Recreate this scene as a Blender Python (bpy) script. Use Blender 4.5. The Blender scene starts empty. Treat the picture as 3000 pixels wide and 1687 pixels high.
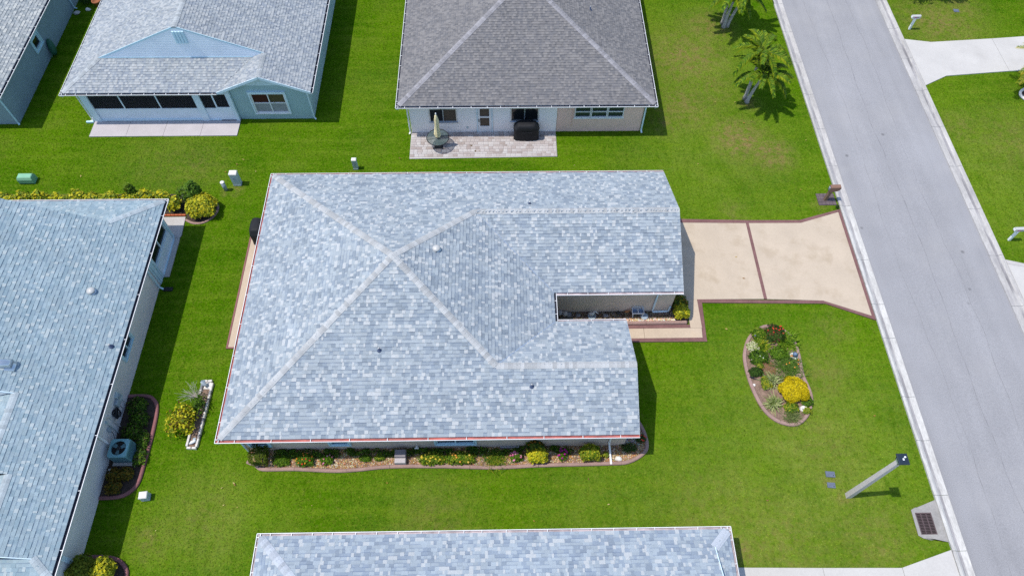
import bpy, math, random
import numpy as np
from mathutils import Vector, Matrix

random.seed(11)
rng = np.random.default_rng(11)
SC = bpy.context.scene
COL = SC.collection

# ------------------------------------------------------------------ camera, sky, sun, exposure
CAM_H = 32.0
_p, _r, _h = math.radians(31.568), math.radians(0.744), math.radians(-1.58)
def _rz(v):
    return Vector((v[0]*math.cos(_h)-v[1]*math.sin(_h), v[0]*math.sin(_h)+v[1]*math.cos(_h), v[2]))
_fw = _rz((0, math.sin(_p), -math.cos(_p)))
_up0 = _rz((0, math.cos(_p), math.sin(_p)))
_rt0 = _rz((1, 0, 0))
_rt = _rt0*math.cos(_r) + _up0*math.sin(_r)
_up = -_rt0*math.sin(_r) + _up0*math.cos(_r)
cd = bpy.data.cameras.new('camera')
cd.sensor_width = 36.0
cd.lens = 36.0*2075.8/3000.0
cd.clip_start = 0.5
cd.clip_end = 2000.0
cam = bpy.data.objects.new('camera', cd)
COL.objects.link(cam)
cam.matrix_world = Matrix(((_rt.x, _up.x, -_fw.x, 0), (_rt.y, _up.y, -_fw.y, 0), (_rt.z, _up.z, -_fw.z, CAM_H), (0, 0, 0, 1)))
SC.camera = cam

SUN_TRAVEL = Vector((0.42, 0.026, -1.0))
w = bpy.data.worlds.new('World')
SC.world = w
w.use_nodes = True
nt = w.node_tree
bg = nt.nodes['Background']
sky = nt.nodes.new('ShaderNodeTexSky')
sky.sky_type = 'NISHITA'
sky.sun_disc = False
sky.sun_elevation = math.atan2(1.0, 0.4206)
sky.sun_rotation = math.radians(-93.0)
sky.air_density = 1.0
sky.dust_density = 0.6
sky.ozone_density = 1.4
nt.links.new(sky.outputs[0], bg.inputs[0])
bg.inputs[1].default_value = 0.15
sd = bpy.data.lights.new('sun', 'SUN')
sd.energy = 2.9
sd.angle = math.radians(0.53)
sd.color = (1.0, 0.94, 0.84)
sun = bpy.data.objects.new('sun', sd)
COL.objects.link(sun)
sun.rotation_euler = SUN_TRAVEL.to_track_quat('-Z', 'Y').to_euler()
sun.location = (-20, -1, 60)
SC.view_settings.view_transform = 'Standard'
SC.view_settings.look = 'None'
SC.view_settings.exposure = 0.62
SC.view_settings.gamma = 1.0
SC.view_settings.use_curve_mapping = False
SC.render.engine = 'CYCLES'
SC.cycles.use_denoising = False
SC.cycles.use_adaptive_sampling = False
SC.cycles.sample_clamp_indirect = 2.0
SC.cycles.max_bounces = 5
SC.cycles.transparent_max_bounces = 12

def in_view(p, margin=0.12):
    d = Vector(p) - Vector((0, 0, CAM_H))
    z = d.dot(_fw)
    if z <= 0.1: return False
    x = d.dot(_rt)/z*2075.8; y = d.dot(_up)/z*2075.8
    return abs(x) < 1500*(1+margin) and abs(y) < 844*(1+margin)

# ------------------------------------------------------------------ object helpers
def tag(o, label=None, cat=None, group=None, kind=None):
    if label: o['label'] = label
    if cat: o['category'] = cat
    if group: o['group'] = group
    if kind: o['kind'] = kind
    return o

def thing(name, label, cat, loc=(0, 0, 0), rotz=0.0, group=None, kind=None):
    o = bpy.data.objects.new(name, None)
    o.empty_display_size = 0.2
    COL.objects.link(o)
    o.location = loc
    o.rotation_euler = (0, 0, rotz)
    return tag(o, label, cat, group, kind)

def world_org(o):
    v = Vector((0, 0, 0))
    while o is not None:
        v += o.location
        o = o.parent
    return v

class MB:
    def __init__(s):
        s.v = []; s.f = []; s.c = []; s.col = None
    def add(s, vs, fs):
        n = len(s.v)
        s.v.extend([tuple(p) for p in vs])
        for f in fs:
            s.f.append([i+n for i in f]); s.c.append(s.col)
        return s
    def poly(s, pts): return s.add(pts, [list(range(len(pts)))])
    def box(s, x0, x1, y0, y1, z0, z1):
        return s.add([(x0,y0,z0),(x1,y0,z0),(x1,y1,z0),(x0,y1,z0),(x0,y0,z1),(x1,y0,z1),(x1,y1,z1),(x0,y1,z1)],
                     [[3,2,1,0],[4,5,6,7],[0,1,5,4],[1,2,6,5],[2,3,7,6],[3,0,4,7]])
    def bbox(s, x0, x1, y0, y1, z0, z1, b=0.02):
        """box whose upper edges are chamfered"""
        v = [(x0,y0,z0),(x1,y0,z0),(x1,y1,z0),(x0,y1,z0),(x0,y0,z1-b),(x1,y0,z1-b),(x1,y1,z1-b),(x0,y1,z1-b),
             (x0+b,y0+b,z1),(x1-b,y0+b,z1),(x1-b,y1-b,z1),(x0+b,y1-b,z1)]
        f = [[0,1,5,4],[1,2,6,5],[2,3,7,6],[3,0,4,7],[4,5,9,8],[5,6,10,9],[6,7,11,10],[7,4,8,11],[8,9,10,11],[3,2,1,0]]
        return s.add(v, f)
    def beam(s, a, b, w, h, up=(0,0,1)):
        a = Vector(a); b = Vector(b); d = (b-a).normalized(); u = Vector(up)
        x = d.cross(u)
        if x.length < 1e-4: x = d.cross(Vector((1,0,0)))
        x.normalize(); y = x.cross(d).normalized()
        vs = []
        for p in (a, b):
            for i, j in ((-1,-1),(1,-1),(1,1),(-1,1)):
                vs.append(p + x*(i*w/2) + y*(j*h/2))
        return s.add(vs, [[0,1,2,3],[7,6,5,4],[0,4,5,1],[1,5,6,2],[2,6,7,3],[3,7,4,0]])
    def tube(s, pts, rad, n=8, cap=True):
        pts = [Vector(p) for p in pts]
        if not hasattr(rad, '__len__'): rad = [rad]*len(pts)
        vs = []; fs = []
        prev = None
        for i, p in enumerate(pts):
            d = (pts[min(i+1, len(pts)-1)] - pts[max(i-1, 0)]).normalized()
            if prev is None:
                x = d.cross(Vector((0,0,1)))
                if x.length < 1e-3: x = Vector((1,0,0))
            else:
                x = prev - d*prev.dot(d)
            x.normalize(); prev = x
            y = d.cross(x)
            for k in range(n):
                a = 2*math.pi*k/n
                vs.append(p + (x*math.cos(a) + y*math.sin(a))*rad[i])
        for i in range(len(pts)-1):
            for k in range(n):
                k2 = (k+1) % n
                fs.append([i*n+k, i*n+k2, (i+1)*n+k2, (i+1)*n+k])
        if cap:
            fs.append(list(range(n))[::-1]); fs.append([(len(pts)-1)*n+k for k in range(n)])
        return s.add(vs, fs)
    def lathe(s, c, prof, n=20, sx=1.0, sy=1.0):
        vs = []; fs = []
        for r, z in prof:
            for k in range(n):
                a = 2*math.pi*k/n
                vs.append((c[0]+r*sx*math.cos(a), c[1]+r*sy*math.sin(a), c[2]+z))
        for i in range(len(prof)-1):
            for k in range(n):
                k2 = (k+1) % n
                fs.append([i*n+k, i*n+k2, (i+1)*n+k2, (i+1)*n+k])
        fs.append(list(range(n))[::-1]); fs.append([(len(prof)-1)*n+k for k in range(n)])
        return s.add(vs, fs)
    def prism(s, pts, z0, z1):
        """vertical prism over a plan polygon (counter-clockwise)"""
        n = len(pts)
        vs = [(p[0], p[1], z0) for p in pts] + [(p[0], p[1], z1) for p in pts]
        fs = [list(range(n))[::-1], [n+i for i in range(n)]]
        for i in range(n):
            j = (i+1) % n
            fs.append([i, j, n+j, n+i])
        return s.add(vs, fs)
    def strip(s, L, R, z0, z1, closed=False):
        """a kerb-like band between two plan polylines"""
        n = len(L)
        for i in range(n if closed else n-1):
            j = (i+1) % n
            a, b, c, d = L[i], L[j], R[j], R[i]
            s.add([(a[0],a[1],z0),(b[0],b[1],z0),(c[0],c[1],z0),(d[0],d[1],z0),(a[0],a[1],z1),(b[0],b[1],z1),(c[0],c[1],z1),(d[0],d[1],z1)],
                  [[4,5,6,7],[0,1,5,4],[2,3,7,6]] + ([] if closed else ([[3,0,4,7]] if i == 0 else []) + ([[1,2,6,5]] if i == n-2 else [])))
        return s
    def mesh(s, name, mat, off=(0,0,0), smooth=False):
        me = bpy.data.meshes.new(name)
        if off[0] or off[1] or off[2]:
            vs = [(x-off[0], y-off[1], z-off[2]) for x, y, z in s.v]
        else: vs = s.v
        me.from_pydata(vs, [], s.f)
        if any(c is not None for c in s.c):
            a = me.attributes.new('tint', 'FLOAT_COLOR', 'FACE')
            fl = []
            for c in s.c:
                c = c or (1, 1, 1)
                fl.extend((c[0], c[1], c[2], 1.0))
            a.data.foreach_set('color', fl)
        if smooth: me.polygons.foreach_set('use_smooth', [True]*len(me.polygons))
        me.materials.append(mat)
        me.update()
        return me
    def build(s, name, mat, parent=None, smooth=False, local=False):
        off = Vector((0,0,0)) if (parent is None or local) else world_org(parent)
        o = bpy.data.objects.new(name, s.mesh(name, mat, off, smooth))
        COL.objects.link(o)
        o.parent = parent
        return o

def inst(name, me, parent=None, M=None):
    o = bpy.data.objects.new(name, me)
    COL.objects.link(o)
    o.parent = parent
    if M is not None: o.matrix_local = M
    return o

def struct(o): o['kind'] = 'structure'; return o
def stuff(o): o['kind'] = 'stuff'; return o

# ------------------------------------------------------------------ materials
def srgb(r, g, b):
    f = lambda c: (c/255/12.92) if c/255 <= 0.04045 else ((c/255+0.055)/1.055)**2.4
    return (f(r), f(g), f(b))

def mat(name, col, rough=0.75, var=0.12, scale=2.0, fine=0.08, fscale=30.0, bump=0.0, bscale=60.0, spec=0.3, metal=0.0, tint=False, dirt=None, stretch=None):
    m = bpy.data.materials.new(name)
    m.use_nodes = True
    t = m.node_tree; N = t.nodes; Lk = t.links
    b = N['Principled BSDF']
    b.inputs['Roughness'].default_value = rough
    b.inputs['Metallic'].default_value = metal
    b.inputs['Specular IOR Level'].default_value = spec
    tc = N.new('ShaderNodeTexCoord')
    src = tc.outputs['Object']
    if stretch:
        mp = N.new('ShaderNodeMapping'); mp.inputs['Scale'].default_value = stretch
        Lk.new(src, mp.inputs[0]); src = mp.outputs[0]
    if tint:
        at = N.new('ShaderNodeAttribute'); at.attribute_name = 'tint'
        mu = N.new('ShaderNodeMix'); mu.data_type = 'RGBA'; mu.blend_type = 'MULTIPLY'; mu.inputs[0].default_value = 1.0
        mu.inputs[6].default_value = (*col, 1); Lk.new(at.outputs['Color'], mu.inputs[7]); cur = mu.outputs[2]
    else:
        rg = N.new('ShaderNodeRGB'); rg.outputs[0].default_value = (*col, 1); cur = rg.outputs[0]
    def vary(cur, sc, amt, det):
        if amt <= 0: return cur
        no = N.new('ShaderNodeTexNoise'); no.inputs['Scale'].default_value = sc; no.inputs['Detail'].default_value = det
        Lk.new(src, no.inputs['Vector'])
        mr = N.new('ShaderNodeMapRange'); mr.inputs[1].default_value = 0.3; mr.inputs[2].default_value = 0.7
        mr.inputs[3].default_value = 1-amt; mr.inputs[4].default_value = 1+amt
        Lk.new(no.outputs['Fac'], mr.inputs[0])
        hm = N.new('ShaderNodeMix'); hm.data_type = 'RGBA'; hm.blend_type = 'MULTIPLY'; hm.inputs[0].default_value = 1.0
        Lk.new(cur, hm.inputs[6]); Lk.new(mr.outputs[0], hm.inputs[7])
        return hm.outputs[2]
    cur = vary(cur, scale, var, 4)
    cur = vary(cur, fscale, fine, 3)
    if dirt:
        dc, dsc, lo, hi, amt = dirt
        no = N.new('ShaderNodeTexNoise'); no.inputs['Scale'].default_value = dsc; no.inputs['Detail'].default_value = 7
        no.inputs['Roughness'].default_value = 0.62
        Lk.new(src, no.inputs['Vector'])
        mr = N.new('ShaderNodeMapRange'); mr.inputs[1].default_value = lo; mr.inputs[2].default_value = hi
        mr.inputs[3].default_value = 0; mr.inputs[4].default_value = amt
        Lk.new(no.outputs['Fac'], mr.inputs[0])
        mx = N.new('ShaderNodeMix'); mx.data_type = 'RGBA'
        Lk.new(mr.outputs[0], mx.inputs[0]); Lk.new(cur, mx.inputs[6]); mx.inputs[7].default_value = (*dc, 1)
        cur = mx.outputs[2]
    Lk.new(cur, b.inputs['Base Color'])
    if bump > 0:
        no = N.new('ShaderNodeTexNoise'); no.inputs['Scale'].default_value = bscale; no.inputs['Detail'].default_value = 4
        Lk.new(src, no.inputs['Vector'])
        bp = N.new('ShaderNodeBump'); bp.inputs['Strength'].default_value = bump; bp.inputs['Distance'].default_value = 0.02
        Lk.new(no.outputs['Fac'], bp.inputs['Height']); Lk.new(bp.outputs[0], b.inputs['Normal'])
    return m

MT = {}
def mk(key, *a, **k): MT[key] = mat(key, *a, **k); return MT[key]
mk('white_paint', (0.78,0.79,0.80), 0.45, 0.05, 1.5, 0.03)
mk('gutter_white', (0.74,0.75,0.76), 0.4, 0.06, 2.0, 0.03)
mk('gutter_rust', (0.40,0.125,0.11), 0.7, 0.22, 1.3, 0.12, 14, dirt=((0.16,0.05,0.07), 2.0, 0.45, 0.7, 0.6))
mk('gutter_grey', (0.42,0.36,0.38), 0.7, 0.2, 1.3, 0.1, dirt=((0.10,0.08,0.09), 2.2, 0.45, 0.7, 0.6))
mk('gutter_dark', (0.035,0.037,0.055), 0.7, 0.2, 1.3, 0.1)
mk('trim_blue', (0.48,0.67,0.76), 0.5, 0.06, 1.5, 0.03)
mk('trim_pale', (0.62,0.76,0.83), 0.5, 0.06, 1.5, 0.03)
mk('stucco_taupe', (0.60,0.49,0.40), 0.9, 0.07, 1.2, 0.06, 60, 0.25, 90)
mk('stucco_pink', (0.84,0.575,0.49), 0.9, 0.06, 1.2, 0.05, 60, 0.25, 90, dirt=((0.42,0.26,0.17), 1.1, 0.62, 0.8, 0.35))
mk('stucco_blue', (0.36,0.50,0.52), 0.9, 0.07, 1.0, 0.06, 60, 0.25, 90)
mk('stucco_slate', (0.25,0.33,0.38), 0.9, 0.07, 1.0, 0.06, 60, 0.25, 90)
mk('stucco_grey', (0.68,0.66,0.65), 0.9, 0.07, 0.9, 0.06, 60, 0.25, 90, dirt=((0.45,0.44,0.46), 0.7, 0.5, 0.8, 0.4))
mk('siding_white', (0.90,0.85,0.82), 0.6, 0.04, 1.2, 0.03)
mk('siding_blue', (0.76,0.82,0.88), 0.6, 0.05, 1.2, 0.03)
mk('panel_blue', (0.66,0.77,0.85), 0.5, 0.05, 1.2, 0.03)
mk('soffit', (0.55,0.54,0.52), 0.8)
mk('metal_white', (0.44,0.44,0.43), 0.35, 0.05, 3, 0.03, spec=0.5)
mk('metal_galv', (0.50,0.56,0.62), 0.32, 0.1, 3, 0.05, metal=0.7)
mk('metal_dark', (0.02,0.022,0.026), 0.45, 0.1, 3, 0.05)
mk('navy_metal', (0.012,0.022,0.036), 0.4, 0.1, 3, 0.05, spec=0.5)
mk('lead', (0.05,0.07,0.13), 0.5, 0.1, 6)
def asphalt():
    m = mk('asphalt', (0.268,0.267,0.280), 0.93, 0.05, 0.45, 0.13, 24.0, 0.5, 110, spec=0.15, dirt=((0.31,0.305,0.31), 0.3, 0.5, 0.78, 0.75))
    t = m.node_tree; N = t.nodes; L = t.links; b = N['Principled BSDF']; cur = b.inputs['Base Color'].links[0].from_socket
    tc = N.new('ShaderNodeTexCoord')
    def layer(cur, scale, det, stretch, lo, hi, v0, v1, vor=False):
        mp = N.new('ShaderNodeMapping'); mp.inputs['Scale'].default_value = stretch; L.new(tc.outputs['Object'], mp.inputs[0])
        if vor:
            no = N.new('ShaderNodeTexVoronoi'); no.inputs['Scale'].default_value = scale; out = no.outputs['Distance']
        else:
            no = N.new('ShaderNodeTexNoise'); no.inputs['Scale'].default_value = scale; no.inputs['Detail'].default_value = det; out = no.outputs['Fac']
        L.new(mp.outputs[0], no.inputs['Vector'])
        r = N.new('ShaderNodeMapRange'); r.inputs[1].default_value = lo; r.inputs[2].default_value = hi; r.inputs[3].default_value = v0; r.inputs[4].default_value = v1
        L.new(out, r.inputs[0])
        x = N.new('ShaderNodeMix'); x.data_type = 'RGBA'; x.blend_type = 'MULTIPLY'; x.inputs[0].default_value = 1
        L.new(cur, x.inputs[6]); L.new(r.outputs[0], x.inputs[7]); return x.outputs[2]
    cur = layer(cur, 1.0, 4, (1.1,0.05,1), 0.35, 0.65, 0.945, 1.045)      # tyre-worn lanes along the road
    cur = layer(cur, 1.0, 5, (14.0,0.12,1), 0.62, 0.70, 1.0, 0.90)         # thin paving seams
    cur = layer(cur, 0.55, 0, (1,1,1), 0.03, 0.075, 0.62, 1.0, True)       # oil drops
    cur = layer(cur, 0.18, 6, (1,1,1), 0.60, 0.72, 1.0, 1.07)
    for px_, py_, pr_, amt in ((25.4,28.4,2.2,1.10),(25.0,17.0,2.6,1.05),(22.3,35.0,2.4,1.05),(24.6,8.5,2.0,1.06)):      # pale worn patches
        d = N.new('ShaderNodeVectorMath'); d.operation = 'DISTANCE'; L.new(tc.outputs['Object'], d.inputs[0]); d.inputs[1].default_value = (px_, py_, 0)
        no = N.new('ShaderNodeTexNoise'); no.inputs['Scale'].default_value = 0.9; no.inputs['Detail'].default_value = 5; L.new(tc.outputs['Object'], no.inputs['Vector'])
        ad = N.new('ShaderNodeMath'); ad.operation = 'MULTIPLY_ADD'; L.new(no.outputs['Fac'], ad.inputs[0]); ad.inputs[1].default_value = 2.4; L.new(d.outputs['Value'], ad.inputs[2])
        r = N.new('ShaderNodeMapRange'); r.inputs[1].default_value = pr_*0.7+0.6; r.inputs[2].default_value = pr_+1.3; r.inputs[3].default_value = amt; r.inputs[4].default_value = 1.0; L.new(ad.outputs[0], r.inputs[0])
        x = N.new('ShaderNodeMix'); x.data_type = 'RGBA'; x.blend_type = 'MULTIPLY'; x.inputs[0].default_value = 1; L.new(cur, x.inputs[6]); L.new(r.outputs[0], x.inputs[7]); cur = x.outputs[2]
    L.new(cur, b.inputs['Base Color'])
asphalt()
mk('kerb_concrete', (0.40,0.385,0.37), 0.9, 0.16, 0.8, 0.12, 9.0, 0.3, 70, dirt=((0.235,0.225,0.24), 0.9, 0.52, 0.72, 0.65), stretch=(2.2,0.55,1.0))
mk('kerb_bright', (0.47,0.46,0.44), 0.9, 0.16, 0.8, 0.12, 9.0, 0.3, 70, dirt=((0.30,0.285,0.275), 1.3, 0.5, 0.66, 0.7), stretch=(2.4,0.6,1.0))
mk('concrete_white', (0.455,0.44,0.42), 0.9, 0.06, 0.6, 0.05, 14.0, 0.15, 60, dirt=((0.36,0.345,0.33), 0.5, 0.5, 0.75, 0.5))
mk('concrete_grey', (0.42,0.40,0.385), 0.9, 0.1, 0.8, 0.07, 14.0, 0.2, 60)
mk('concrete_lilac', (0.42,0.39,0.40), 0.9, 0.07, 0.9, 0.05, 14.0, 0.15, 60)
mk('drive_beige', (0.448,0.372,0.288), 0.88, 0.06, 0.7, 0.03, 9.0, 0.05, 60, dirt=((0.32,0.25,0.17), 0.75, 0.50, 0.76, 0.75))
mk('walk_beige', (0.455,0.365,0.275), 0.88, 0.06, 0.9, 0.05, 9.0, 0.15, 60, dirt=((0.42,0.29,0.16), 0.8, 0.56, 0.8, 0.4))
mk('border_red', (0.165,0.083,0.080), 0.85, 0.14, 1.6, 0.12, 12.0, 0.2, 70)
mk('edging_pink', (0.29,0.190,0.165), 0.88, 0.12, 1.6, 0.1, 12.0, 0.2, 70)
mk('edging_dark', (0.22,0.095,0.095), 0.88, 0.14, 1.6, 0.12, 12.0, 0.2, 70)
mk('brick', (0.42,0.115,0.05), 0.85, 0.15, 5, 0.1)
mk('paver', (1,1,1), 0.88, 0.07, 3.0, 0.08, 20, 0.2, 60, tint=True)
mk('pebble', (1,1,1), 0.8, 0.05, 5, 0.05, tint=True)
mk('mulch', (0.20,0.135,0.10), 0.95, 0.35, 4.0, 0.35, 28.0, 0.8, 40)
mk('mulch_dark', (0.05,0.035,0.028), 0.95, 0.4, 4.0, 0.4, 28.0, 0.8, 40)
mk('leaf', (1,1,1), 0.6, 0.06, 3.0, 0.0, spec=0.12, tint=True)
_t = MT['leaf'].node_tree; _b = _t.nodes['Principled BSDF']; _tr = _t.nodes.new('ShaderNodeBsdfTranslucent'); _mx = _t.nodes.new('ShaderNodeMixShader'); _mx.inputs[0].default_value = 0.25
_t.links.new(_b.inputs['Base Color'].links[0].from_socket, _tr.inputs[0]); _t.links.new(_b.outputs[0], _mx.inputs[1]); _t.links.new(_tr.outputs[0], _mx.inputs[2])
_t.links.new(_mx.outputs[0], [n for n in _t.nodes if n.type == 'OUTPUT_MATERIAL'][0].inputs[0])
mk('bark', (0.13,0.09,0.06), 0.9, 0.25, 5, 0.2, 30)
mk('palm_trunk', (0.40,0.375,0.35), 0.9, 0.2, 3, 0.15, 22, stretch=(1,1,3))
mk('crownshaft', (0.16,0.22,0.06), 0.6)
mk('rock_white', (0.62,0.59,0.55), 0.9, 0.15, 5, 0.1, 20)
mk('rock_grey', (0.24,0.24,0.25), 0.9, 0.2, 4, 0.12, 20)
mk('statue_white', (0.66,0.68,0.70), 0.7, 0.1, 6, 0.06)
mk('statue_grey', (0.30,0.36,0.41), 0.7, 0.12, 6, 0.06)
mk('pvc_blue', (0.13,0.19,0.29), 0.6, 0.15, 6)
mk('lid_blue', (0.105,0.125,0.17), 0.7, 0.12, 7, 0.08)
mk('util_green', (0.20,0.42,0.28), 0.5, 0.07, 3)
mk('util_grey', (0.44,0.54,0.57), 0.55, 0.07, 3)
mk('util_white', (0.64,0.63,0.60), 0.55, 0.06, 3)
mk('ac_green', (0.16,0.33,0.36), 0.55, 0.08, 3)
mk('ac_slat', (0.10,0.20,0.22), 0.55, 0.08, 3)
mk('black_cover', (0.010,0.011,0.014), 0.55, 0.2, 3, 0.1, 20, 0.35, 14, spec=0.35)
mk('charcoal_cover', (0.009,0.010,0.013), 0.7, 0.2, 3, 0.1, 20, 0.35, 14)
mk('umbrella_cream', (0.88,0.75,0.46), 0.8, 0.18, 6, 0.08)
mk('mail_brown', (0.205,0.115,0.08), 0.6, 0.08, 4)
mk('mail_post', (0.185,0.12,0.08), 0.75, 0.15, 4, 0.1)
mk('magenta', (0.36,0.015,0.16), 0.5)
mk('post_concrete', (0.50,0.46,0.44), 0.85, 0.07, 3, 0.07, 30, 0.2, 60)
mk('lamp_glass', (0.36,0.43,0.40), 0.2, 0.03, spec=0.6)
mk('solar', (0.75,0.78,0.82), 0.25, 0.03, spec=0.6)
mk('grate_iron', (0.085,0.060,0.062), 0.75, 0.2, 6, 0.12)
mk('pit_dark', (0.012,0.010,0.010), 0.95)
mk('bin_green', (0.03,0.115,0.07), 0.5, 0.1, 3)
mk('hose', (0.02,0.02,0.03), 0.5)
mk('terracotta', (0.30,0.11,0.05), 0.8, 0.1)
mk('orange', (0.42,0.17,0.06), 0.7)
mk('box_shaded', (0.20,0.185,0.20), 0.8, 0.12, 6, 0.06)
mk('blind', (0.10,0.075,0.055), 0.8, 0.15, 8)
mk('blind_red', (0.055,0.012,0.006), 0.8, 0.15, 8)
mk('blind_olive', (0.09,0.07,0.03), 0.8, 0.15, 8)
mk('interior_dark', (0.02,0.02,0.024), 0.95)
mk('porch_floor', (0.11,0.11,0.125), 0.9)
mk('bike_pale', (0.40,0.44,0.46), 0.5)
mk('chair_grey', (0.30,0.31,0.33), 0.7)

def glass(name, col, rough=0.06, alpha=1.0):
    m = bpy.data.materials.new(name); m.use_nodes = True
    b = m.node_tree.nodes['Principled BSDF']
    b.inputs['Base Color'].default_value = (*col, 1)
    b.inputs['Roughness'].default_value = rough
    b.inputs['Specular IOR Level'].default_value = 0.5
    b.inputs['Alpha'].default_value = alpha
    MT[name] = m
    return m
glass('glass_dark', (0.012,0.014,0.016))
glass('glass_green', (0.018,0.035,0.038))
glass('screen', (0.003,0.005,0.010), 0.9, 0.87)
glass('table_glass', (0.10,0.14,0.14), 0.08, 0.45)
glass('blue_gaze', (0.05,0.09,0.18), 0.15)

# ------------------------------------------------------------------ lawn colour (shared by the soil sheet and the blades)
DRY = [(14.6,30.2,1.9,1.0),(16.3,29.0,1.5,0.9),(12.5,37.5,3.0,0.75),(14.3,40.5,2.0,0.65),(11.6,33.0,2.2,0.6),(13.6,34.5,2.0,0.45),(15.8,14.5,1.6,0.35),(17.0,17.0,1.2,0.3),(31.5,30.0,3.0,0.35),(-17.8,28.4,2.0,0.3),(-3.0,7.6,2.0,0.3),(10.2,31.5,1.2,0.5),
       (30.5,40.9,3.2,0.65),(32.5,42.5,2.0,0.5),(28.6,31.0,1.6,0.35),(15.0,11.0,2.2,0.28),(12.0,6.6,2.6,0.35),(16.2,6.4,2.4,0.35),
       (-13.2,8.0,2.0,0.25),(9.3,8.0,2.6,0.25),(-15.4,7.0,1.0,0.45),(-19.5,28.6,3.0,0.2),(13.3,24.6,0.9,0.35),(15.3,40.2,0.9,0.6),(15.7,33.2,0.8,0.6),
       (15.3,8.4,0.6,0.55),(14.9,9.2,0.55,0.5),(-8.6,27.8,0.3,0.8),(-15.3,26.5,0.5,0.7),(-15.9,26.3,0.3,0.6),(18.0,7.2,0.9,0.3),(18.4,25.0,0.6,0.5),(10.2,6.2,0.7,0.9)]
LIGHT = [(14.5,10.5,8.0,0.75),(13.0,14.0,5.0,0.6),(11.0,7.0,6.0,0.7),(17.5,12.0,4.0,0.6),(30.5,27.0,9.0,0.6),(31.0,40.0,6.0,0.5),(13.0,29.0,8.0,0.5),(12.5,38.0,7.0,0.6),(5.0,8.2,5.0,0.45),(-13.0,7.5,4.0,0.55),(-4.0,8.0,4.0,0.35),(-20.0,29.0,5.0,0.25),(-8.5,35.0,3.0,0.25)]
def lawn_group():
    g = bpy.data.node_groups.new('lawn_colour', 'ShaderNodeTree')
    g.interface.new_socket('Color', in_out='OUTPUT', socket_type='NodeSocketColor')
    N = g.nodes; L = g.links
    out = N.new('NodeGroupOutput'); geo = N.new('ShaderNodeNewGeometry')
    pos = geo.outputs['Position']
    def noise(sc, det=3, stretch=None, rough=0.5):
        s = pos
        if stretch:
            mp = N.new('ShaderNodeMapping'); mp.inputs['Scale'].default_value = stretch; mp.inputs['Rotation'].default_value = (0,0,0.35)
            L.new(pos, mp.inputs[0]); s = mp.outputs[0]
        n = N.new('ShaderNodeTexNoise'); n.inputs['Scale'].default_value = sc; n.inputs['Detail'].default_value = det; n.inputs['Roughness'].default_value = rough
        L.new(s, n.inputs['Vector']); return n.outputs['Fac']
    def rng_(v, a, b, c, d):
        m = N.new('ShaderNodeMapRange'); m.inputs[1].default_value = a; m.inputs[2].default_value = b; m.inputs[3].default_value = c; m.inputs[4].default_value = d
        L.new(v, m.inputs[0]); return m.outputs[0]
    def mixc(f, a, b):
        m = N.new('ShaderNodeMix'); m.data_type = 'RGBA'
        L.new(f, m.inputs[0])
        for s, x in ((6, a), (7, b)):
            if isinstance(x, tuple): m.inputs[s].default_value = (*x, 1)
            else: L.new(x, m.inputs[s])
        return m.outputs[2]
    def math_(op, a, b):
        m = N.new('ShaderNodeMath'); m.operation = op
        for i, x in enumerate((a, b)):
            if isinstance(x, (int, float)): m.inputs[i].default_value = x
            else: L.new(x, m.inputs[i])
        return m.outputs[0]
    c = mixc(rng_(noise(0.20, 3), 0.36, 0.66, 0, 1), (0.037,0.112,0.0010), (0.074,0.158,0.0025))
    # lighter lawn toward the road and along the bottom
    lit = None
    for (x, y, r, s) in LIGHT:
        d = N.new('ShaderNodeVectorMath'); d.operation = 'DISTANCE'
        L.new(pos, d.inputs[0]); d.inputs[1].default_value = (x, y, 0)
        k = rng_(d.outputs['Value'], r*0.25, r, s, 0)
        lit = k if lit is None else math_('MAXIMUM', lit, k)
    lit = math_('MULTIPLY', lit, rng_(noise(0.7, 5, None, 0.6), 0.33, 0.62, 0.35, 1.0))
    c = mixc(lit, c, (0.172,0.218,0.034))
    c = mixc(rng_(noise(0.9, 5, (0.30,2.2,1.0), 0.6), 0.46, 0.66, 0, 0.7), c, (0.106,0.178,0.010))   # mowing streaks
    c = mixc(rng_(noise(1.6, 5, (1.9,0.4,1.0), 0.6), 0.50, 0.72, 0, 0.5), c, (0.033,0.092,0.0012))
    c = mixc(rng_(noise(2.4, 5, None, 0.68), 0.48, 0.70, 0, 0.6), c, (0.098,0.168,0.007))
    c = mixc(rng_(noise(4.5, 4, None, 0.65), 0.50, 0.72, 0, 0.6), c, (0.030,0.086,0.0010))
    c = mixc(rng_(noise(10.0, 3, None, 0.65), 0.5, 0.75, 0, 0.65), c, (0.158,0.195,0.022))
    c = mixc(rng_(noise(16.0, 3, None, 0.6), 0.52, 0.8, 0, 0.55), c, (0.032,0.078,0.0020))
    c = mixc(rng_(noise(5.5, 5, None, 0.7), 0.56, 0.74, 0, 0.42), c, (0.150,0.152,0.036))
    c = mixc(rng_(noise(0.45, 5, None, 0.6), 0.52, 0.75, 0, 0.28), c, (0.130,0.155,0.025))
    # dry patches
    tot = None
    for (x, y, r, s) in DRY:
        d = N.new('ShaderNodeVectorMath'); d.operation = 'DISTANCE'
        L.new(pos, d.inputs[0]); d.inputs[1].default_value = (x, y, 0)
        k = rng_(d.outputs['Value'], r*0.15, r*1.25, s, 0)
        tot = k if tot is None else math_('MAXIMUM', tot, k)
    tot = math_('MULTIPLY', tot, rng_(noise(2.1, 7, None, 0.74), 0.41, 0.59, 0.12, 1.15))
    dry = mixc(rng_(noise(4.0, 4), 0.4, 0.65, 0, 1), (0.17,0.155,0.045), (0.205,0.135,0.062))
    c = mixc(tot, c, dry)
    L.new(c, out.inputs[0])
    return g
LAWN = lawn_group()
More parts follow.
